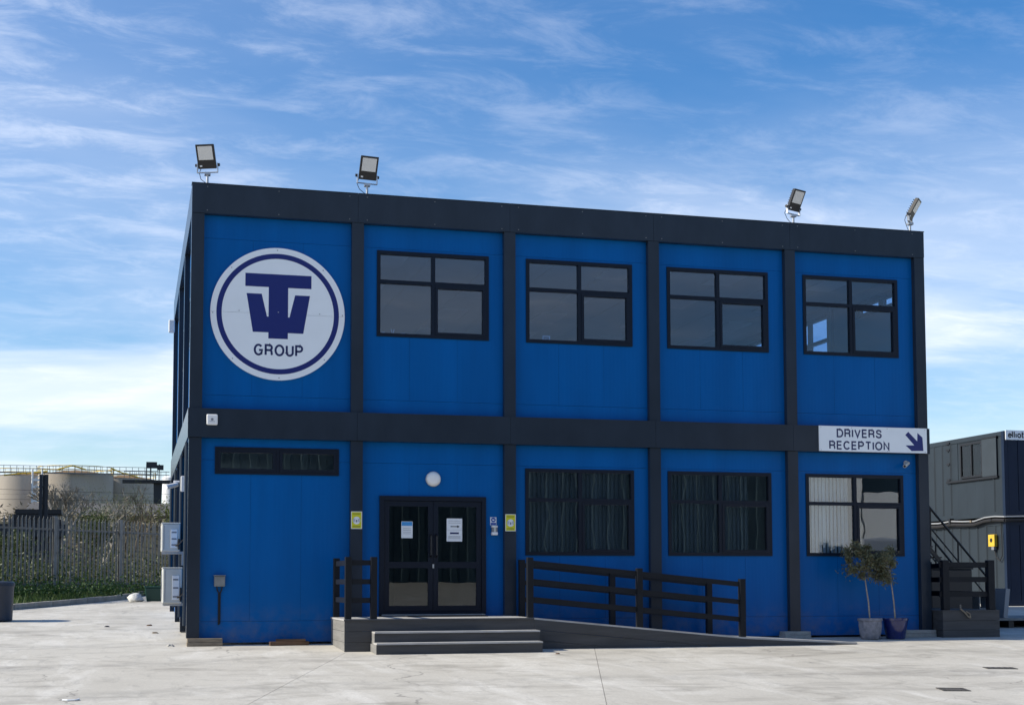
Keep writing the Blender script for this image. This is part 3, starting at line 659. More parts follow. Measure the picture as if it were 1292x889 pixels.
# ---------------------------------------------------------------- floodlights
def flood(label,x,y,yaw,tilt,h):
    t=thing('floodlight',label,'floodlight',(x,y,Z4-.2),'floodlights along the roof edge'); z0=Z4-.15; zt=z0+.15+h
    MB().tube((x,y,z0),(x,y,zt),.022,n=10).build('pole','alu',t,smooth=True)
    bx(x-.05,x+.05,y-.05,y+.05,zt-.05,zt-.005).build('pole_clamp','alu',t)
    Rz=Matrix.Translation((x,y,zt))@Matrix.Rotation(yaw,4,'Z')
    b=MB(); b.box(-.185,.185,-.022,.022,-.004,.006,Rz); b.box(-.185,-.175,-.022,.022,.006,.16,Rz); b.box(.175,.185,-.022,.022,.006,.16,Rz); b.build('bracket','alu',t)
    T=Rz@Matrix.Translation((0,0,.13))@Matrix.Rotation(-tilt,4,'X')     # body frame: front is -Y, pivot low on the body
    ring=lambda hx,y_,za,zb:[tuple(T@Vector(p)) for p in ((-hx,y_,za),(hx,y_,za),(hx,y_,zb),(-hx,y_,zb))]
    body=MB().hull(ring(.165,-.035,-.06,.36),ring(.15,.035,-.04,.34)).build('lamp_body','black',t,bevel=.008)
    for i in range(7):
        zz=.02+.045*i; MB().box(-.14,.14,.035,.060,zz,zz+.012,T).build('cooling_fin','black',body)
    MB().box(-.128,.128,-.040,-.0355,.095,.325,T).build('lamp_lens','lens',t)
    MB().box(-.125,-.085,-.0385,-.0355,-.02,.005,T).build('rating_label','paper',body)
    for s in (-1,1):
        a=T@Vector((s*.187,0,0)); b_=T@Vector((s*.215,0,0)); MB().tube(a,b_,.026,n=10).build('pivot_knob','black',t)
    p=[Rz@Vector(v) for v in ((-.12,.05,.12),(-.17,.07,.02),(-.13,.04,-.10),(-.03,.02,-.18))]; MB().path(p,.006,5).build('cable','black',t)
flood('leftmost floodlight on the roof above the round sign',.16,.10,R(-22),R(-26),.22)
flood('floodlight on the roof between the round sign and first window',2.92,.10,R(8),R(-24),.22)
flood('floodlight on the roof above the window left of the right corner',11.13,.10,R(25),R(-26),.20)
flood('rightmost floodlight turned sideways at the roof corner',13.62,.10,R(50),R(-30),.20)

# ---------------------------------------------------------------- air conditioning on the left wall
def ac(label,y0,z0,h,w=.80,d=.33):
    x1=XL-.045; x0=x1-d; t=thing('air_conditioner',label,'air conditioner',((x0+x1)/2,y0+w/2,z0-.05),'air conditioners on the left wall')
    c=bx(x0,x1,y0,y0+w,z0,z0+h).build('casing','offwhite',t,bevel=.018)
    bx(x0-.006,x1+.004,y0-.006,y0+w+.006,z0+h+.001,z0+h+.022).build('top_cover','offwhite',t,bevel=.008)
    bx(x1-.17,x1-.05,y0-.016,y0-.001,z0+.06,z0+h*.80).build('service_cover','white',c,bevel=.005)
    for z in (.10,h*.42,h*.66): bx(x1-.155,x1-.065,y0-.0195,y0-.0165,z0+z,z0+z+.028).build('louvre','grey',c)
    bx(x0+.035,x0+.045,y0-.004,y0-.001,z0+.03,z0+h-.03).build('casing_seam','grey',c)
    bx(x1-.035,x1-.005,y0-.03,y0-.001,z0+.03,z0+h*.45).build('valve_block','rubberfoam',c)
    yc,zc_=y0+w*.42,z0+h*.5; g=MB()
    for r in np.linspace(.05,min(h,w)*.42,6):
        p=[(x0-.012,yc+r*math.cos(a),zc_+r*math.sin(a)) for a in np.linspace(0,2*math.pi,25)]; g.path(p,.005,4)
    g.build('fan_grille','grey',c)
    for yy in (y0+.10,y0+w-.14):
        MB().box(x0+.02,XL+.1,yy,yy+.04,z0-.045,z0-.003).box(XL-.004,XL+.1,yy,yy+.04,z0-.25,z0-.046).build('bracket','alu',t)
    MB().path([(x1-.08,y0-.02,z0+.10),(x1-.02,y0-.06,z0+.12),(x1+.05,y0-.03,z0+.2),(x1+.14,y0-.02,z0+.22)],.016).build('pipe','rubberfoam',t)
ac('lower white air conditioning unit hung on the left wall',.95,.70,.60)
ac('upper white air conditioning unit hung on the left wall',2.35,1.63,.50)
t=thing('cable_box','white cable box high on the left wall above the air conditioners','box',(XL,2.2,2.75)); bx(XL-.05,XL+.1,2.2,2.32,2.72,3.0).build('box_case','white',t,bevel=.01)
t=thing('dome_camera','white security camera reaching out from the left wall','camera',(XL,4.6,2.95))
MB().path([(XL+.1,4.6,3.05),(XL-.12,4.6,3.06)],.022).build('camera_arm','white',t); MB().tube((XL-.05,4.6,3.0),(XL-.27,4.4,2.93),.045,.05,12).build('camera_body','white',t,smooth=True)
t=thing('side_lamp','small white lamp box at the far end of the left upper wall','wall light',(XL,9.9,7.0)); bx(XL-.14,XL+.002,9.85,9.97,6.95,7.25).build('lamp_case','white',t,bevel=.02)
dp=MB()
for y in (.6,3.2,6.8,10.3): MB().path([(XL-.01,y,.30+gz(y)),(XL-.01,y,3.46)],.035,8).build('downpipe','anth',office)

# ---------------------------------------------------------------- entrance deck, steps, ramp, rails
DX0,DXE,DY0,DY1,DZ=2.325,5.48,.02,-1.59,.465
deck=thing('entrance_deck','grey composite entrance deck with steps, ramp and black post rails','deck',(5.5,-1.0,0))
RP=[(5.48,.465),(7.35,.284),(9.25,.10),(11.40,-.018)]
def rz(x):
    if x<=RP[0][0]: return DZ
    for (a,za),(b,zb) in zip(RP,RP[1:]):
        if x<=b: return za+(zb-za)*(x-a)/(b-a)
    return RP[-1][1]
# deck boards on top (too fine to tell apart at this angle)
m=MB(); nb=11; bwid=(DY0-DY1)/nb
for i in range(nb):
    y0=DY1+i*bwid; m.box(DX0-.01,DXE,y0+.003,y0+bwid-.003,DZ-.028,DZ)
stuff(m.build('deck_boards','decktop',deck))
m=MB()
for i in range(nb):
    y0=DY1+i*bwid
    for (a,za),(b,zb) in zip(RP,RP[1:]):
        m.hull([(a,y0+.003,za-.028),(b,y0+.003,zb-.028),(b,y0+bwid-.003,zb-.028),(a,y0+bwid-.003,za-.028)],[(a,y0+.003,za),(b,y0+.003,zb),(b,y0+bwid-.003,zb),(a,y0+bwid-.003,za)])
stuff(m.build('ramp_boards','decktop',deck))
# skirt boards
HB=.172
for i in range(3):
    zt=DZ-.03-i*HB; zb=max(zt-HB+.005,gz(DY1)-.01)
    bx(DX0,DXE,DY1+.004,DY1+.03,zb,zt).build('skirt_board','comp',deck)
    ring=[(DX0+.004,DY1+.032),(DX0+.03,DY1+.032),(DX0+.03,DY0),(DX0+.004,DY0)]
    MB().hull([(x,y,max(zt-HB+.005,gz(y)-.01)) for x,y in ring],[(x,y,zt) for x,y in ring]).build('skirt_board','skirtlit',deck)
    xs=[x for x in np.linspace(DXE+.003,11.38,24)]; top=[];bot=[]
    for x in xs:
        a=rz(x)-.03-i*HB; b=max(a-HB+.005,gz(DY1)-.008)
        if a-b>.004: top.append((x,a)); bot.append((x,b))
    if len(top)>1: MB().prism((bot+top[::-1]),DY1+.004,DY1+.03).build('skirt_board','comp',deck)
bx(DX0-.012,DXE,DY1-.012,DY1+.002,DZ-.03,DZ-.002).build('deck_edging','comp',deck)
# steps
for yf,zt,x0,x1 in ((-1.90,.268,2.76,5.49),(-2.20,.100,2.74,5.45)):
    st=bx(x0,x1,yf,yf+.02,gz(yf)-.01,zt-.028).build('step','comp',deck)
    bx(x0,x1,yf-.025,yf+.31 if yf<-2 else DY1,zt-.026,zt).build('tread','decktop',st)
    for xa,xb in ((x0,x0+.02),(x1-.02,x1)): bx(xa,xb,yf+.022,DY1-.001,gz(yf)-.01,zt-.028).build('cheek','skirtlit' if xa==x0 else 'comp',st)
# posts and rails
PW=.052
def post(x,y,zb,zt): bx(x-PW,x+PW,y-PW,y+PW,zb,zt).build('post','post',deck,bevel=.008)
def rail(p,q,off): 
    p,q=Vector(p),Vector(q); d=(q-p); ax='x' if abs(d.x)>abs(d.y) else 'y'
    a,b=p+Vector((0,0,off)),q+Vector((0,0,off)); h,w=.042,.019
    if ax=='x': ring=lambda c:[(c.x,c.y-w,c.z-h),(c.x,c.y+w,c.z-h),(c.x,c.y+w,c.z+h),(c.x,c.y-w,c.z+h)]
    else: ring=lambda c:[(c.x-w,c.y,c.z-h),(c.x+w,c.y,c.z-h),(c.x+w,c.y,c.z+h),(c.x-w,c.y,c.z+h)]
    MB().hull(ring(a),ring(b)).build('rail','post',deck)
yF,yB=DY1+.06,-.16
OFF=(.905,.60,.30)
for x,y in ((2.385,yF),(2.80,yF),(2.385,yB),(5.425,yF),(7.355,yF),(9.24,yF),(5.66,yB),(7.335,yB),(9.195,yB)): post(x,y,rz(x)+.001,rz(x)+1.0)
for o in OFF:
    rail((2.385,yB-PW,DZ),(2.385,yF+PW,DZ),o); rail((2.385+PW,yF,DZ),(2.80-PW,yF,DZ),o)
    rail((5.425+PW,yF,DZ+.0),(7.355-PW,yF,rz(7.3)),o); rail((7.355+PW,yF,rz(7.4)),(9.24-PW,yF,rz(9.2)),o)
    rail((5.66+PW,yB,rz(5.71)),(7.335-PW,yB,rz(7.3)),o); rail((7.335+PW,yB,rz(7.4)),(9.195-PW,yB,rz(9.15)),o)
t=tag(bx(3.55,4.95,-.55,-.06,DZ+.001,DZ+.016).build('door_mat','rubberfoam',org=(4.25,-.3,DZ)),'dark doormat on the deck before the entrance doors','doormat')

# ---------------------------------------------------------------- potted olive trees
def leaves(pts,lo,hi,wid,upb=.2):
    n=len(pts); d=rng.normal(size=(n,3)); d[:,2]+=upb; d/=np.linalg.norm(d,axis=1)[:,None]
    s=np.cross(d,rng.normal(size=(n,3))); s/=np.linalg.norm(s,axis=1)[:,None]; ln=rng.uniform(lo,hi,(n,1)); w=ln*wid
    v=np.stack([pts-d*ln*.5,pts+s*w*.5,pts+d*ln*.5,pts-s*w*.5],1).reshape(-1,3)
    return v,np.arange(4*n).reshape(-1,4)
def clumps(c,rad,nc,sig,n):
    cs=[]
    while len(cs)<nc:
        p=rng.uniform(-1,1,3)
        if .25<np.linalg.norm(p)<1: cs.append(p)
    cs=np.array(cs)*np.array(rad)+np.array(c); idx=rng.integers(0,nc,n); ss=rng.uniform(.5,1.2,nc)*sig
    return cs,cs[idx]+rng.normal(size=(n,3))*ss[idx][:,None]
def olive(label,x,y,potkind,lean,cc,rad,ptop,potlabel):
    z=gz(y); pt=thing('plant_pot',potlabel,'plant pot',(x,y,z)); H=.385
    if potkind=='blue': prof=[(.165,0),(.175,.02),(.215,.25),(.228,.34),(.238,.345),(.238,H),(.215,H),(.205,H-.04)]
    else: prof=[(.15,0),(.17,.015),(.195,.12),(.21,.25),(.205,.33),(.222,.35),(.212,H),(.195,H-.01),(.19,H-.04)]
    body=MB().lathe(prof,(x,y,z+.001),32)
    if potkind!='blue': body.v=[(vx+.012*math.sin(9*math.atan2(vy-y,vx-x)+vz*14),vy+.010*math.sin(7*math.atan2(vy-y,vx-x)-vz*11),vz) for vx,vy,vz in body.v]
    body.build('pot_body','bluepot' if potkind=='blue' else 'sack',pt,smooth=True)
    MB().lathe([(.18,0),(.17,.015),(.01,.03)],(x,y,z+H-.055),20).build('soil','soil',pt,smooth=True)
    t=thing('olive_tree',label,'tree',(x,y,z+H-.05))
    tp=[(x,y,z+H-.05),(x+lean*.25,y,z+H+.3),(x+lean*.8+.012,y-.01,z+H+.55),(x+lean,y,ptop)]
    tr=MB(); r=.016
    for a,b in zip(tp,tp[1:]): tr.tube(a,b,r,r*.85,7); r*=.85
    cs,pts=clumps(cc,rad,20,.062,2900)
    for q in cs:
        q=Vector(q); a=Vector(tp[-1]); md=(a+q)/2+Vector((0,0,.03)); tr.tube(a,md,.007,.004,5).tube(md,q,.004,.002,4)
    tr.build('trunk','palebark',t)
    v,f=leaves(pts,.045,.095,.28,.3); k=int(len(f)*.7)
    o1=raw('crown',v[:k*4],f[:k],'olive',t); stuff(o1)
    o2=raw('dry_leaves',v[k*4:],f[:len(f)-k],'olive_d',t); stuff(o2)
olive('taller potted olive with wide crown in the grey wrapped pot',12.285,-.45,'sack',-.10,(12.12,-.42,1.44),(.34,.24,.34),1.25,'grey sack wrapped plant pot left of the blue pot')
olive('smaller potted olive leaning left in the glazed blue pot',12.79,-.48,'blue',-.09,(12.60,-.45,1.38),(.26,.22,.32),1.15,'glazed dark blue plant pot by the right corner')

# ================================================================ RIGHT SIDE: second deck, stair, cabins
d2=thing('side_deck','low dark side deck with black rails right of the building','deck',(14.4,.5,0)); X0,X1,Y0,Y1,ZT=13.885,15.10,-.33,2.2,.505
for i in range(3):
    zt=ZT-.03-i*.175; bx(X0,X1,Y0,Y0+.026,max(zt-.170,gz(Y0)-.01),zt).build('skirt_board','comp',d2); bx(X0+.002,X0+.028,Y0+.028,Y1,max(zt-.170,gz(Y0)-.01),zt).build('skirt_board','comp',d2); bx(X1-.028,X1-.002,Y0+.028,Y1,max(zt-.170,gz(Y0)-.01),zt).build('skirt_board','comp',d2)
m=MB()
for i in range(18): y0=Y0+i*.14; m.box(X0-.01,X1+.01,y0+.003,y0+.137,ZT-.028,ZT)
stuff(m.build('deck_boards','comp',d2))
for x,y in ((14.0,Y0+.1),(14.98,Y0+.1),(14.98,2.0),(14.0,2.0)): bx(x-.07,x+.07,y-.06,y+.06,ZT+.001,ZT+.95).build('post','post',d2,bevel=.008)
for z in (.30,.58,.86):
    bx(13.88,13.93,Y0+.08,Y0+.12,ZT+z-.05,ZT+z+.05).build('rail','post',d2); bx(14.07,14.91,Y0+.08,Y0+.12,ZT+z-.05,ZT+z+.05).build('rail','post',d2); bx(14.96,15.0,Y0+.161,1.94,ZT+z-.05,ZT+z+.05).build('rail','post',d2)
    bx(14.07,14.91,1.98,2.02,ZT+z-.05,ZT+z+.05).build('rail','post',d2)
t=thing('steel_staircase','black steel staircase rising left towards the building behind the side deck','staircase',(16.2,3.4,gz(3.4)))
A=Vector((17.05,0,gz(3.4)+.02)); Bp=Vector((14.4,0,3.05))
for y in (3.0,3.9):
    a,b=A.copy(),Bp.copy(); a.y=b.y=y; up=Vector((0,0,.13))
    MB().hull([a+Vector((0,-.02,0)),a+Vector((0,.02,0)),b+Vector((0,.02,0)),b+Vector((0,-.02,0))],[a+up+Vector((0,-.02,0)),a+up+Vector((0,.02,0)),b+up+Vector((0,.02,0)),b+up+Vector((0,-.02,0))]).build('stringer','black',t)
    MB().tube(a+Vector((0,0,.98)),b+Vector((0,0,.98)),.026).build('handrail','black',t); MB().tube(a+Vector((0,0,.55)),b+Vector((0,0,.55)),.017).build('midrail','black',t)
    for k in (.02,.27,.52,.77,.98): p=a.lerp(b,k); MB().tube(p+Vector((0,0,.1)),p+Vector((0,0,.98)),.02).build('baluster','black',t)
for k in range(12):
    p=A.lerp(Bp,(k+.8)/12.5); bx(p.x-.13,p.x+.13,3.022,3.878,p.z+.06,p.z+.09).build('tread','black',t)
bx(13.95,14.38,2.95,3.95,3.10,3.16).build('landing','black',t)
for x,y in ((14.02,3.0),(14.02,3.9)): MB().tube((x,y,gz(3.5)),(x,y,3.10),.04).build('leg','black',t)
t=thing('dark_backing_box','black box added to darken the gap behind the side deck rails','box',(15.1,2.6,gz(2.6)))
bx(13.95,16.25,2.35,2.85,gz(2.4),1.30).build('box_body','black',t,bevel=.02); bx(13.93,16.27,2.33,2.87,1.302,1.36).build('box_lid','black',t,bevel=.01)  # added black block, darkens what shows between the rails
# stacked site cabins
CX,CY,CB=22.5,10.4,.36
def cabin(label,z0,z1,upper):
    t=thing('site_cabin',label,'cabin',(CX+1.4,CY+4,z0),'stacked site cabins'); ln=9.6; wd=2.9
    bx(CX+.03,CX+wd-.03,CY+.03,CY+ln-.03,z0+.04,z1-.04).build('cabin_core','cabin',t)
    for x in (CX,CX+wd-.12):
        for y in (CY,CY+ln-.12): bx(x,x+.12,y,y+.12,z0,z1).build('corner_post','cabinfront',t)
    for x in (CX+.002,CX+wd-.10): bx(x,x+.098,CY+.122,CY+ln-.122,z1-.13,z1-.002).build('top_rail','cabin',t); bx(x,x+.098,CY+.122,CY+ln-.122,z0+.002,z0+.14).build('bottom_rail','cabin',t)
    for y in (CY+.002,CY+ln-.10): bx(CX+.122,CX+wd-.122,y,y+.098,z1-.13,z1-.002).build('top_rail','cabinfront',t); bx(CX+.122,CX+wd-.122,y,y+.098,z0+.002,z0+.14).build('bottom_rail','cabinfront',t)
    # long side: wide shallow ribs, each panel a flat sheet with a proud rib
    y=CY+.14; wz=(z0+1.18,z0+2.20)
    while y<CY+ln-.6:
        yb=y+.44
        inwin=upper and (y<12.62 and yb>11.40)
        if inwin:
            bx(CX+.018,CX+.04,y,yb,z0+.142,wz[0]-.05).build('side_sheet','cabin',t); bx(CX+.018,CX+.04,y,yb,wz[1]+.03,z1-.132).build('side_sheet','cabin',t)
        else:
            bx(CX+.018,CX+.04,y,yb,z0+.142,z1-.132).build('side_sheet','cabin',t)
            MB().hull([(CX+.017,yb-.10,z0+.145),(CX-.010,yb-.07,z0+.145),(CX-.010,yb-.03,z0+.145),(CX+.017,yb,z0+.145)],[(CX+.017,yb-.10,z1-.135),(CX-.010,yb-.07,z1-.135),(CX-.010,yb-.03,z1-.135),(CX+.017,yb,z1-.135)]).build('side_rib','cabin',t)
        y=yb+.002
    m=MB()
    x=CX+.13
    while x<CX+wd-.3: bx(x,x+.30,CY+.006,CY+.03,z0+.142,z1-.132).build('end_sheet','cabinfront',t); x+=.32
    bx(CX+.06,CX+wd-.06,CY+.06,CY+ln-.06,z1-.04,z1-.01).build('cabin_roof','cabin',t)
    if upper:
        w=MB()
        for a in ((11.44,11.50,wz[0],wz[1]),(12.52,12.58,wz[0],wz[1]),(11.50,12.52,wz[1]-.06,wz[1]),(11.50,12.52,wz[0],wz[0]+.06),(11.97,12.02,wz[0]+.06,wz[1]-.06)): w.box(CX-.02,CX+.028,a[0],a[1],a[2],a[3])
        wo=w.build('window','black',t)
        for a,b in ((11.502,11.968),(12.022,12.518)): bx(CX+.006,CX+.014,a,b,wz[0]+.062,wz[1]-.062).build('pane','cabinglass',wo)
        bx(CX+.016,CX+.026,11.5,12.5,wz[0]+.06,wz[1]-.06).build('window_backing','gasket',wo)
        bx(CX-.035,CX-.014,10.72,11.43,wz[0]-.02,wz[1]+.03).build('shutter','cabin_in',t)
        sh=MB(); sh.box(CX-.05,CX+.012,10.68,13.30,wz[0]-.09,wz[0]-.03); sh.build('shutter_runner','black',t)
        MB().box(CX-.05,CX+.012,10.68,11.43,wz[1]+.035,wz[1]+.075).build('shutter_runner','black',t)
        for z in (wz[0]-.02,wz[0]+.45,wz[1]-.15,wz[1]+.05): bx(CX-.03,CX+.012,13.12,13.28,z,z+.06).build('shutter_bracket','black',t)
        s=bx(CX+.05,CX+2.2,CY-.030,CY-.002,z1-.25,z1+.02).build('cabin_name_board','signwhite',t)
        lx=CX+.14; zb_=z1-.18     # lower case name: e l l i o t t
        def pl_(pts): m_=MB(); stroke(m_,[(lx+a*.17,zb_+b*.17) for a,b in pts],.036,CY-.033,.002); return m_.build('letter','black',s)
        pl_([(0,.32),(.50,.32)]+arc(.25,.3,.26,.3,10,320,14)); lx+=.125
        for w_ in range(2): pl_([(0,0),(0,.95)]); lx+=.058
        pl_([(0,0),(0,.6)]); lx+=.055; pl_(arc(.27,.3,.27,.3,90,450,18)); lx+=.135
        for w_ in range(2): pl_([(.08,.9),(.08,.1),(.16,0),(.28,.02)]); pl_([(-.08,.6),(.28,.6)]); lx+=.085
        w=MB()
        for a in ((CX+1.0,CX+1.06),(CX+1.94,CX+2.0)): w.box(a[0],a[1],CY-.02,CY+.004,wz[0],wz[1])
        for z in (wz[0]-.06,wz[1]): w.box(CX+1.0,CX+2.0,CY-.02,CY+.004,z,z+.06)
        wo=w.build('window','black',t); bx(CX+1.061,CX+1.939,CY-.012,CY-.004,wz[0]+.001,wz[1]-.001).build('pane','glass',wo)
    return t
cabin('dark grey site cabin at ground level behind the staircase',CB,2.74,False)
cabin('upper dark grey site cabin with shuttered window and name board',2.86,5.24,True)
t=thing('conduit','pale conduit pipe slung along the gap between the two cabins','pipe',(CX-.1,CY+3,2.80))
pp=[(CX-.08,CY+8.5,2.76)]+[(CX-.08,CY+y,2.84+.025*math.sin(y*3)-(.05 if y>1.2 else 0)) for y in (7,5.5,4.4,3.3,2.6,2.0,1.4,.9,.4,-.08)]+[(CX+1.2,CY-.09,2.87),(CX+2.9,CY-.08,2.88)]
MB().path(pp,.024,8).build('pipe','pipewhite',t)
MB().path([(x-.0,y,z-.10) for x,y,z in pp],.045,6).build('cable_bundle','rubberfoam',t)
for y in (.5,1.5,2.6,3.7,5): bx(CX-.13,CX+.10,CY+y,CY+y+.08,2.742,2.80 if y!=2.6 else 2.90).build('pipe_bracket','timber' if y in (1.5,) else 'black',t)
t=thing('yellow_switch_box','small yellow switch box with cable on the lower grey cabin','electrical box',(CX-.06,10.95,2.0))
bx(CX-.115,CX-.013,10.80,11.10,2.02,2.36).build('box_case','yellow',t,bevel=.012); MB().tube((CX-.12,10.95,2.2),(CX-.116,10.95,2.2),.06,n=14).build('switch_knob','black',t)
bx(CX-.10,CX-.02,10.85,10.97,1.93,2.018).build('cable_gland','grey',t)
MB().path([(CX-.05,10.90,1.93),(CX-.06,10.80,1.72),(CX-.05,10.65,1.62),(CX-.04,10.55,1.75),(CX-.03,10.56,2.3),(CX-.03,10.6,2.72)],.014).build('cable','rubberfoam',t)
t=thing('low_platform','low grey platform on dark bearers at the right edge of the yard','platform',(18.0,3.0,gz(3)))
for i in range(7): bx(16.62,20.4,2.0+i*.30,2.0+i*.30+.295,.225,.275).build('platform_board','galv',t)
for x in (16.9,17.9,18.9,19.9): bx(x,x+.12,2.05,4.0,gz(2.0)-.02,.223).build('bearer','black',t)
t=thing('step_stool','grey two tread step unit beside the side deck','steps',(16.7,2.6,.28))
for z,y in ((.45,2.35),(.72,2.55)): bx(16.42,16.72,y,y+.25,z,z+.035).build('tread','galv',t)
for x in (16.40,16.725): bx(x,x+.018,2.35,2.80,gz(2.5),.80).build('side_panel','galv',t)
t=tag(MB().box(-.05,.05,-.25,.25,0,.62,Matrix.Translation((16.86,2.35,.277))@Matrix.Rotation(R(7),4,'Y')).build('leaning_board','pipewhite',org=(16.86,2.35,.28)),'pale grey board leaning beside the step unit','board')
t=tag(MB().path([(14.28,-.30,.60),(14.24,-.37,.53),(14.33,-.37,.46),(14.40,-.365,.38),(14.45,-.365,.36),(14.44,-.365,.43),(14.36,-.36,.48)],.016).build('rope','timber',org=(14.3,-.36,.507)),'frayed pale rope hanging over the side deck edge','rope')
# drain covers
def drain(label,x,y,w,d,rot,slots):
    z=gz(y); t=thing('drain_cover',label,'drain cover',(x,y,z)); T=Matrix.Translation((x,y,z))@Matrix.Rotation(math.atan(SLOPE),4,'X')@Matrix.Rotation(R(rot),4,'Z')
    f=MB()
    for a in ((-w,w,-d,-d+.03),(-w,w,d-.03,d),(-w,-w+.03,-d+.03,d-.03),(w-.03,w,-d+.03,d-.03)): f.box(a[0],a[1],a[2],a[3],.001,.009,T)
    f.build('cover_frame','grate',t); MB().box(-w+.03,w-.03,-d+.03,d-.03,.001,.003,T).build('cover_pit','gasket',t)
    for i in range(slots):
        xx=-w+.05+(2*w-.10)*(i+.5)/slots; MB().box(xx-.018,xx+.018,-d+.03,d-.03,.0035,.008,T).build('grate_bar','grate',t)
drain('black slotted drain grate in the concrete at the lower right',8.96,-8.55,.17,.17,-15,5)
drain('worn drain cover further back in the concrete at the right',11.26,-6.1,.22,.12,-15,4)
# small litter on the concrete
def pebble(label,x,y,s,mat,name='stone',cat='stone'):
    z=gz(y); m=MB(); k=rng.uniform(.7,1.2,8)
    m.hull([(x+s*k[i]*math.cos(i*1.05),y+s*k[i]*math.sin(i*1.05),z) for i in range(6)],[(x+.6*s*k[(i+3)%8]*math.cos(i*1.05+.3),y+.6*s*k[(i+3)%8]*math.sin(i*1.05+.3),z+s*.38*k[(i+1)%8]) for i in range(6)])
    tag(m.build(name,mat,org=(x,y,z)),label,cat)
pebble('dark lump of debris lying in front of the steps',5.95-.35,-2.55,.05,'timber2')
pebble('small dark stone on the concrete left of the building',-1.45,5.2,.06,'black')
pebble('pale rubble at the foot of the left corner column',-.36,.02,.09,'conblock'); pebble('brown rubble beside the foot of the left wall',-.55,3.2,.07,'timber')
pebble('flat brown scrap on the concrete along the left wall',-.62,5.4,.07,'timber2')
t=tag(MB().path([(-1.72,-7.62,gz(-7.62)+.012),(-1.66,-7.66,gz(-7.66)+.012),(-1.58,-7.65,gz(-7.65)+.012),(-1.54,-7.57,gz(-7.57)+.012)],.010).build('plastic_strip','paper',org=(-1.63,-7.65,gz(-7.65))),'curled white plastic strip on the concrete at the lower left','litter')

# ================================================================ LEFT SIDE
# round bin
bz=gz(7.4); t=thing('litter_bin','dark grey round bin at the left edge of the yard','bin',(-3.80,7.4,bz))
MB().lathe([(.36,0),(.40,.02),(.42,.70),(.43,.72),(.43,.75)],(-3.80,7.4,bz+.001),28).build('bin_body','binplastic',t,smooth=True); MB().lathe([(.44,.751),(.44,.80),(.40,.83),(.02,.845)],(-3.80,7.4,bz+.001),28).build('bin_lid','binplastic',t,smooth=True)
# green box and white sack by the far end of the wall
t=thing('green_crate','dark green plastic box by the far end of the left wall','crate',(-.35,16.0,gz(16)))
MB().hull([(-.58,15.8,gz(15.8)),(-.16,15.8,gz(15.8)),(-.16,16.2,gz(15.8)),(-.58,16.2,gz(15.8))],[(-.63,15.75,gz(16)+.36),(-.11,15.75,gz(16)+.36),(-.11,16.25,gz(16)+.36),(-.63,16.25,gz(16)+.36)]).build('crate_body','green',t,bevel=.02)
bx(-.65,-.09,15.73,16.27,gz(16)+.362,gz(16)+.40).build('crate_lid','green',t,bevel=.015)
m=MB().lathe([(.17,0),(.21,.04),(.20,.11),(.14,.19),(.06,.23),(.01,.235)],(-.88,15.7,gz(15.7)),16)
m.v=[(x+.03*math.sin(z*30+y*9),y,z) for x,y,z in m.v]
tag(m.build('white_sack','bag',org=(-.88,15.7,gz(15.7)),smooth=True),'crumpled white sack beside the dark green box','sack')
# palisade fence
fz=.72; fence=thing('palisade_fence','grey steel palisade fence along the back of the yard','fence',(FA.x,FA.y,fz))
def pale_mesh():
    w,h=.034,2.13; m=MB()
    for x0,x1,y0,y1,top in ((-w,-w*.35,0,.012,h-.06),(-w*.35,w*.35,-.012,0,h),(w*.35,w,0,.012,h-.06)):
        m.poly([(x0,y0,0),(x1,y0,0),(x1,y0+.004,0),(x0,y0+.004,0),(x0,y0,top-.05),(x1,y0,top-.05),(x1,y0+.004,top-.05),(x0,y0+.004,top-.05),((x0+x1)/2,y0,top),((x0+x1)/2,y0+.004,top)],
               [(0,1,5,4),(1,2,6,5),(2,3,7,6),(3,0,4,7),(4,5,8),(6,7,9),(5,6,9,8),(7,4,8,9)])
    return m
fa=math.atan2(FD.y,FD.x)
pm=None; ND=Vector((FD.y,-FD.x))     # towards the yard
sp=FL/17
for i in range(-46,40):
    if i%17==0: continue
    p=FA+FD*(sp*i)+ND*.03
    if pm is None:
        o=pale_mesh().build('pale','galv'); pm=o.data
    else: o=bpy.data.objects.new('pale',pm); COL.objects.link(o)
    o.parent=fence; o.location=Vector((p.x,p.y,fz+.05+random.uniform(-.012,.012)))-Vector(fence['_o']); o.rotation_euler=(R(random.uniform(-.6,.6)),R(random.uniform(-.5,.5)),fa)
for k in range(-3,3):
    p=FA+FD*(FL*k); T=Matrix.Translation((p.x,p.y,fz))@Matrix.Rotation(fa,4,'Z')
    MB().box(-.06,.06,-.005,.005,-.2,2.20,T).box(-.005,.005,-.06,-.0055,-.2,2.20,T).box(-.06,.06,-.066,-.0605,-.2,2.20,T).build('fence_post','galv',fence)
    if k<2:
        T2=Matrix.Translation((p.x,p.y,fz))@Matrix.Rotation(fa,4,'Z')
        for z in (.28,1.80): MB().box(.065,FL-.065,.006,.012,z,z+.055,T2).box(.065,FL-.065,.013,.05,z,z+.006,T2).build('fence_rail','galv',fence)
# concrete stub posts in the scrub
for i,(s,off,h) in enumerate(((-.55,1.1,.75),(1.6,.9,.85),(.9,1.7,1.0),(3.3,1.0,.95),(-1.2,1.4,1.2))):
    p=FA+FD*s-ND*off; o=bx(p.x-.05,p.x+.05,p.y-.05,p.y+.05,.45,.55+h).build('stub_post','conblock',org=(p.x,p.y,.5),bevel=.01)
    tag(o,['short concrete stub post behind the fence at the left','concrete stub post behind the middle fence panel','grey stub post set further back behind the fence','concrete stub post behind the fence near the building','taller stub post behind the fence by the bin'][i],'post','stub posts in the scrub')
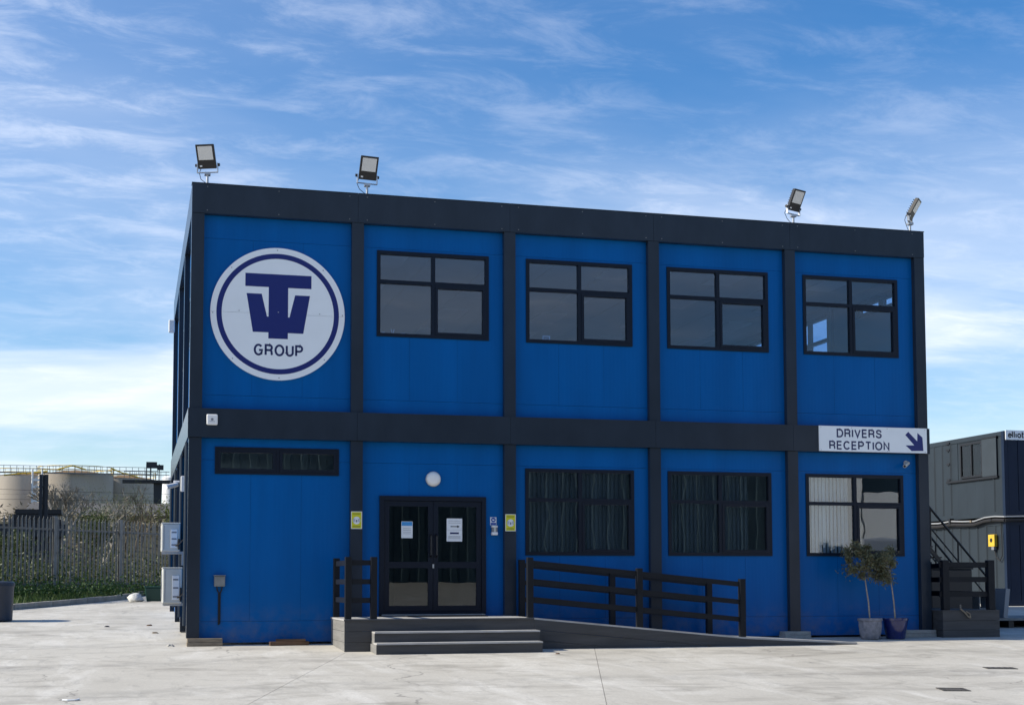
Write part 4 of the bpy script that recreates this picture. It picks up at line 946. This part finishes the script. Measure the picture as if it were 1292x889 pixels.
# grass blades, weeds, scrub
def verge_pts(n,w0,w1):
    s=rng.uniform(-6.5,6.0,n); off=rng.uniform(w0,w1,n)
    x=FA.x+FD.x*s+ND.x*off; y=FA.y+FD.y*s+ND.y*off; return x,y
n=9000; x,y=verge_pts(n,-.6,3.2)
keep=np.array([xx<kx(yy)-.16 for xx,yy in zip(x,y)]); x,y=x[keep],y[keep]; n=len(x)
off=(x-FA.x)*ND.x+(y-FA.y)*ND.y; zb=.60+.12*np.clip(1-off/3,0,1)
h=rng.uniform(.05,.19,n)*(1+.8*(off<.5)); a=rng.uniform(0,6.28,n); w=.012; lean=rng.normal(0,.06,(n,2))
v=np.stack([np.stack([x-w*np.cos(a),y-w*np.sin(a),zb-.08],1),np.stack([x+w*np.cos(a),y+w*np.sin(a),zb-.08],1),np.stack([x+lean[:,0],y+lean[:,1],zb+h],1)],1).reshape(-1,3)
g=raw('grass',v,np.arange(3*n).reshape(-1,3),'grass'); tag(g,'rough green grass growing on the verge before the fence','grass',kind='stuff')
def mass(name,label,cat,pts,lo,hi,wid,mat):
    v,f=leaves(pts,lo,hi,wid); o=raw(name,v,f,mat); tag(o,label,cat,kind='stuff'); return o
# low weeds at the fence foot
pts=[]
for i in range(34):
    s=rng.uniform(-6,4.5); o=rng.uniform(-.2,1.2) if i%3 else rng.uniform(.8,1.9); c=np.array([FA.x+FD.x*s+ND.x*o,FA.y+FD.y*s+ND.y*o,.80]); r=rng.uniform(.12,.34)
    pts.append(c+rng.normal(size=(120,3))*np.array([r,r,r*.55])+np.array([0,0,r*.3]))
mass('weeds','leafy green weeds along the foot of the fence','weeds',np.concatenate(pts),.05,.12,.55,'weed')
pts=[];pb=[]
for i in range(760):
    s=rng.uniform(-9,7); o=-(.35+7*rng.uniform(0,1)**1.6); hgt=rng.uniform(.35,1.25)+.06*abs(o); c=np.array([FA.x+FD.x*s+ND.x*o,FA.y+FD.y*s+ND.y*o,.45+hgt*.5]); r=rng.uniform(.2,.5)
    (pb if i%9==0 else pts).append(c+rng.normal(size=(120,3))*np.array([r,r,hgt*.36]))
mass('scrub','dense green scrub and brambles behind the palisade fence','scrub',np.concatenate(pts),.05,.13,.5,'scrub')
mass('dry_scrub','dry brown stems and dead scrub behind the palisade fence','scrub',np.concatenate(pb),.08,.26,.08,'scrubbrown')
# trees beyond the fence
def tree(name,label,x,y,z,H,spread,leafn,mat,lsize,seed,trunk_r=.10,depth=5,bark='bark',tp=.66):
    rd=random.Random(seed); t=thing(name,label,'tree',(x,y,z)); m=MB(); tips=[]
    def br(p,d,l,r,k):
        if p.z>z+H: return
        q=p+d*l; m.tube(p,q,r,r*.72,6 if k>2 else 4,cap=False)
        if k<=3: tips.append(q); tips.append(p.lerp(q,.5))
        if k==0: return
        for i in range(rd.choice((2,3)) if k>1 else 3):
            dd=(d+Vector((rd.uniform(-1,1),rd.uniform(-1,1),rd.uniform(-.25,.7)))*spread).normalized(); br(q,dd,l*rd.uniform(.62,.86),r*tp,k-1)
    br(Vector((x,y,z-.1)),Vector((rd.uniform(-.08,.08),0,1)),H*.27,trunk_r,depth)
    m.build('trunk',bark,t)
    ta=np.array([tuple(p) for p in tips]); pts=ta[rng.integers(0,len(ta),leafn)]+rng.normal(size=(leafn,3))*H*.045
    v,f=leaves(pts,lsize*.6,lsize*1.3,.5); stuff(raw('crown',v,f,mat,t)); return t
tree('bare_tree','bare pale tree with budding twigs right of the black rail mast',-3.85,40,.2,6.0,.62,900,'scrubbrown',.05,3,.13,7,'palebark',.74)
tree('bare_tree','low thin tree with green buds before the widest tank',-2.3,46,.2,6.0,.8,2200,'spring',.05,9,.09,6,'palebark',.70)
tree('bare_tree','brown twiggy tree beyond the fence near the gantry',-.9,50,.2,6.2,.8,2400,'spring',.05,21,.09,6,'bark',.68)
tree('green_bush','yellow green leafy tree beyond the fence beside the building',.55,38,.3,4.6,.75,6500,'spring',.10,5,.08,5)
tree('green_bush','dull green bush left of the black rail mast',-5.3,33,.3,3.3,.9,4000,'scrub',.08,15,.06,5)
tree('green_bush','olive green bush in front of the bare pale tree',-2.9,36,.3,4.0,.8,5500,'scrub',.08,17,.07,5)
# embankment and things on it
vs=[];fs=[]
prof=[(44,0),(48,1.5),(52,3.6),(54,4.2),(62,4.3),(66,3.0),(74,0)]
xs=np.linspace(-60,40,60)
for i,xx in enumerate(xs):
    for yy,zz in prof: vs.append((xx,yy+.8*math.sin(xx*.3),zz+(.18*math.sin(xx*1.7+yy)+.12*math.sin(xx*.6) if zz>0 else -.15)))
npf=len(prof)
for i in range(len(xs)-1):
    for j in range(npf-1): a=i*npf+j; fs.append((a,a+1,a+npf+1,a+npf))
structure(MB().poly(vs,fs).build('embankment','embank',smooth=True))
pts=[]
for i in range(260):
    xx=rng.uniform(-22,10); yy=rng.uniform(45,56); zz=np.interp(yy,[p[0] for p in prof],[p[1] for p in prof]); r=rng.uniform(.3,.9)
    pts.append(np.array([xx,yy,zz+r*.4])+rng.normal(size=(55,3))*np.array([r,r,r*.5]))
mass('bank_scrub','brown and green scrub covering the embankment beyond the fence','scrub',np.concatenate(pts),.12,.4,.3,'scrubbrown')
t=thing('rail_mast','tall black steel rail mast rising behind the fence','mast',(-4.01,28,.3))
bx(-4.16,-4.05,28,28.04,.1,4.85).build('mast_flange','steelpost',t); bx(-3.97,-3.86,28,28.04,.1,4.85).build('mast_flange','steelpost',t); bx(-4.05,-3.97,28.09,28.13,.1,4.85).build('mast_web','steelpost',t)
for z in np.arange(.8,4.7,.6): bx(-4.14,-3.88,28.042,28.088,z,z+.05).build('mast_batten','steelpost',t)
for i,(z0,lab) in enumerate(((4.22,'upper overhead wire crossing in front of the tanks'),(3.98,'lower overhead wire crossing in front of the tanks'))):
    p=[(x,28.3,z0+.0009*(x+4)**2-.02*x*(z0>4.1)) for x in np.linspace(-14,12,28)]
    tag(MB().path(p,.007,4).build('overhead_wire','steelpost',org=(-5,28.3,z0)),lab,'wire')
t=thing('stacked_load','low black stack of beams on a wagon beyond the fence at left','wagon',(-5.2,36,.3))
for k in range(3): bx(-5.75+.12*k,-3.75-.15*(k%2),35.6,37.4,3.42+.20*k,3.60+.20*k).build('beam','black',t)
bx(-7.4,-3.6,35.5,37.5,2.9,3.40).build('wagon_bed','steelpost',t)
for x in (-6.8,-6.0,-4.9,-4.1): MB().tube((x,35.5,.75),(x,37.5,.75),.5,n=18).build('wheel','black',t)
bx(-7.2,-3.8,35.8,37.2,.75,2.88).build('wagon_frame','steelpost',t)
t=thing('low_shed','long low grey roofed shed between fence and tanks','shed',(1.0,66,3.9))
MB().prism([(-7,3.9),(5.5,3.9),(5.5,5.2),(-7,5.2)],66,70).build('shed_wall','roofgrey',t)
for i in range(12): 
    x=-7.2+i*1.075; MB().hull([(x,65.6,5.15),(x+1.05,65.6,5.15),(x+1.05,70.4,5.15),(x,70.4,5.15)],[(x,67.9,6.0),(x+1.05,67.9,6.0),(x+1.05,68.1,6.0),(x,68.1,6.0)]).build('roof_sheet','roofgrey',t)
# storage tanks
def tank(label,x,y,r,h,mat,rail_=True,roof=.8,strakes=6):
    t=thing('storage_tank',label,'tank',(x,y,0),'storage tanks beyond the railway')
    for k in range(strakes):
        a,b=h*k/strakes,h*(k+1)/strakes; MB().lathe([(r-.01*k,a+(.02 if k else 0)),(r-.01*k,b)],(x,y,0),56).build('shell_ring',mat,t,smooth=True)
    MB().lathe([(r,h+.01),(r*.98,h+.05),(r*.5,h+roof*.6),(.05,h+roof)],(x,y,0),40).build('tank_roof','rust' if rail_ else mat,t,smooth=True)
    m=MB()
    for zz in (.55,1.1): m.path([(x+r*1.0*math.cos(a),y+r*math.sin(a),h+zz) for a in np.linspace(0,2*math.pi,49)],.05,4)
    for a in np.linspace(0,2*math.pi,32,endpoint=False): m.tube((x+r*math.cos(a),y+r*math.sin(a),h),(x+r*math.cos(a),y+r*math.sin(a),h+1.1),.04,n=4)
    m.build('roof_railing','yellow' if rail_ else 'galv',t)
    return t
tank('grey tank at the left edge, tallest of the tanks',-28.3,190,8.6,18.6,'tank2',False)
tank('cream tank left of the black rail mast',-17.2,216,5.6,17.9,'tank')
tC=tank('widest cream tank behind the bare pale tree',-9.3,200,5.5,17.2,'tank')
tank('cream tank nearest to the gantry',-2.3,207,4.8,17.1,'tank')
# walkway with yellow bracing across the tank tops
t=thing('tank_walkway','grey and yellow walkway bridging the tops of the tanks','walkway',(-6,198,17)); m=MB()
m.box(-20,2.6,193.8,194.3,17.0,17.15); 
for x in np.arange(-20,2.6,.9): m.tube((x,194,17.1),(x,194,18.1),.05,n=4)
m.path([(-20,194,18.1),(2.6,194,18.1)],.05,4).path([(-20,194,17.6),(2.6,194,17.6)],.04,4); m.build('walkway_rail','galv',t)
m=MB()
for x0,x1,z0,z1 in ((-19,-16,16.6,17.0),(-16,-13,16.9,17.3),(-11.6,-9.6,17.6,18.2),(-9.6,-7.6,18.2,17.6),(-4.2,-2.2,17.9,17.1),(-2.2,-.2,17.2,16.6)): MB().tube((x0,193.6,z0),(x1,193.6,z1),.11,n=5).build('yellow_brace','yellow',t)
t=thing('stair_tower','white lattice stair tower against the widest tank','tower',(-14.3,190,0)); m=MB()
for x in (-14.9,-13.6):
    for y in (190,191.2): m.tube((x,y,0),(x,y,17.3),.10,n=5)
for k in range(16): z=1.0*k+.6; m.box(-14.95,-13.55,189.95,190.1,z,z+.3); m.tube((-14.9,190,z),(-13.6,190,z+1.0),.08,n=4)
m.build('lattice','white',t)
t=thing('gantry','dark sign gantry standing on the pipe bridge near the building','gantry',(1.9,150,13.2))
for x in (.55,1.0,2.0): bx(x-.06,x+.06,150,150.12,13.1,15.1).build('gantry_leg','steelpost',t)
bx(.5,1.75,149.9,150.05,14.6,15.35).build('gantry_panel','steelpost',t); bx(1.75,2.5,149.8,149.95,14.4,15.0).build('gantry_panel','steelpost',t)
m=MB(); m.path([(-2,150,14.2),(3.2,150,14.2)],.05,4).path([(-2,150,13.8),(3.2,150,13.8)],.05,4)
for x in np.arange(-2,3.2,.6): m.tube((x,150,13.3),(x,150,14.2),.04,n=4)
m.build('gantry_railing','galv',t)
t=thing('pipe_bridge','dark pipe bridge on a pier beyond the fence near the building','bridge',(2,151,0))
bx(-2.2,8,150.5,152,12.9,13.25).build('bridge_deck','steelpost',t); MB().hull([(1.5,151,0),(2.0,151,0),(2.0,151.8,0),(1.5,151.8,0)],[(1.4,151,12.88),(2.4,151,12.88),(2.4,151.8,12.88),(1.4,151.8,12.88)]).build('bridge_pier','steelpost',t)
t=thing('white_silo','white concrete silo just left of the building edge','silo',(3.4,160,0))
MB().lathe([(1.0,0),(1.0,14.2),(.8,14.4)],(3.6,160,0),28).build('silo_wall','white',t,smooth=True); MB().lathe([(1.1,9.4),(1.1,9.7)],(3.6,160,0),28).build('silo_ring','offwhite',t,smooth=True); MB().lathe([(1.2,0),(1.2,8.6)],(2.2,159,0),20).build('silo_wall','white',t,smooth=True)

# ================================================================ WHAT THE LOWER WINDOWS MIRROR: across the yard, behind the camera
SY=-46; gy=gz(SY)
t=thing('corrugated_warehouse','dark corrugated warehouse across the yard, mirrored in the lower windows','warehouse',(8,SY-10,gy))
x0,x1,hh=-24,32.0,11.5
ring=[];x=x0
while x<x1: ring+=[(x,SY),(x+.30,SY),(x+.42,SY-.12),(x+.72,SY-.12),(x+.84,SY)]; x+=.84
vs=[(a,b,gy-.1) for a,b in ring]+[(a,b,gy+hh) for a,b in ring]; n=len(ring)
MB().poly(vs,[(i,i+1,n+i+1,n+i) for i in range(n-1)]).build('front_cladding','shed',t)
bx(x0,x1,SY-18,SY-.3,gy-.1,gy+hh-.1).build('warehouse_body','shed',t); bx(x0-.2,x1+.2,SY-.35,SY+.25,gy+hh,gy+hh+.5).build('eaves_gutter','anth',t)
bx(1.5,6.5,SY+.004,SY+.08,gy,gy+4.6).build('roller_door','steelpost',t)
t=thing('white_warehouse','white clad warehouse across the yard, mirrored in the right lower window','warehouse',(38,SY-8,gy))
def plan(pts,z0,z1): return MB().hull([(x,y,z0) for x,y in pts],[(x,y,z1) for x,y in pts])
plan([(32.7,SY),(35.6,SY+3.7),(35.6,SY-14),(32.7,SY-14)],gy-.1,gy+9.6).build('tall_unit','vanwhite',t)  # unseen; fronts angled to catch the sun and brighten their reflection
plan([(32.6,SY+.1),(35.65,SY+3.9),(35.65,SY+3.72),(32.6,SY-.08)],gy+6.3,gy+6.5).build('ledge','grey',t)
for i in range(12): a=i/12; x,y=32.8+2.7*a,SY+.08+3.55*a; plan([(x,y+.10),(x+.11,y+.24),(x+.11,y-.05),(x,y-.05)],gy+6.55,gy+9.5).build('cladding_rib','vanwhite',t)
plan([(35.72,SY+3.75),(46,SY+11.3),(46,SY-10),(35.72,SY-10)],gy-.1,gy+4.5).build('low_unit','vanwhite',t)
t=thing('dark_warehouse','tall dark warehouse behind the white clad one, mirrored in the right window','warehouse',(44,SY-24,gy))
bx(35,60,SY-34,SY-16,gy-.1,gy+15).build('warehouse_body','shed',t); bx(34.8,60.2,SY-34.2,SY-15.8,gy+15.01,gy+15.3).build('roof_edge','anth',t)
vz=gz(-13); t=thing('white_van','white van parked right of the view, mirrored behind the olive trees','van',(23.4,-13,vz))
side=[(15.2,.42),(20.9,.42),(20.95,1.05),(20.3,1.40),(19.6,2.25),(18.9,2.62),(15.2,2.68)]
MB().prism([(a+3.9,vz+b) for a,b in side],-14.0,-12.0).build('body','vanwhite',t,bevel=.08)
MB().prism([(22.2,vz+1.50),(23.95,vz+1.50),(23.35,vz+2.2),(22.8,vz+2.40),(22.2,vz+2.40)],-11.985,-11.998).build('side_window','gasket',t)
bx(19.0,24.5,-14.02,-11.98,vz+.30,vz+.415).build('sill','black',t)
for xx in (20.2,23.7): MB().tube((xx,-12.28,vz+.36),(xx,-11.96,vz+.36),.36,n=20).build('wheel','tyre',t); MB().tube((xx,-14.04,vz+.36),(xx,-13.72,vz+.36),.36,n=20).build('wheel','tyre',t)

# things on the upper window sills, seen through the glass
def mug(label,x,z,h,r): 
    tag(MB().lathe([(r*.8,0),(r,.02),(r,h),(r*.85,h),(r*.8,.03)],(x,.30,z),14).build('mug','white',org=(x,.30,z),smooth=True),label,'mug')
for u0,u1,z in ((3.11,5.13,5.36),(5.83,7.86,5.36)): bx(u0,u1,.245,.40,z-.03,z+.012).build('window_board','white',office)
mug('white mug at the left of the first upper window sill',3.24,5.373,.10,.04); mug('white mug right of the vase on the first upper window sill',3.60,5.373,.09,.045); mug('rightmost white mug on the first upper window sill',3.70,5.373,.085,.04)
t=thing('twig_vase','small white twig vase on the first upper window sill','vase',(3.42,.30,5.373)); MB().lathe([(.02,0),(.03,.03),(.015,.06)],(3.42,.30,5.373),12).build('vase_body','white',t); MB().tube((3.42,.30,5.43),(3.39,.30,5.53),.007).tube((3.42,.30,5.43),(3.45,.30,5.53),.007).build('twig','white',t)
t=thing('photo_frame','small white frame standing on the second upper window sill','picture frame',(6.26,.30,5.373)); m=MB()
for a in ((6.19,6.205,5.373,5.53),(6.315,6.33,5.373,5.53),(6.205,6.315,5.515,5.53)): m.box(a[0],a[1],.29,.31,a[2],a[3])
m.build('frame','white',t); bx(6.206,6.314,.305,.309,5.374,5.514).build('backing','grey',t)

for o in bpy.data.objects:          # fittings sit on the recessed panels, notices on the columns
    if o.parent is None and o.name.split('.')[0] in ('round_sign','bulkhead_light','mandatory_sign','sanitiser_dispenser','junction_box'): o.location.y+=PY-.10
    if o.parent is None and o.name.startswith('yellow_notice'): o.location.y-=.018
    if o.name.startswith('security_camera'): o.location.y+=PY-.10
    if '_o' in o: del o['_o']
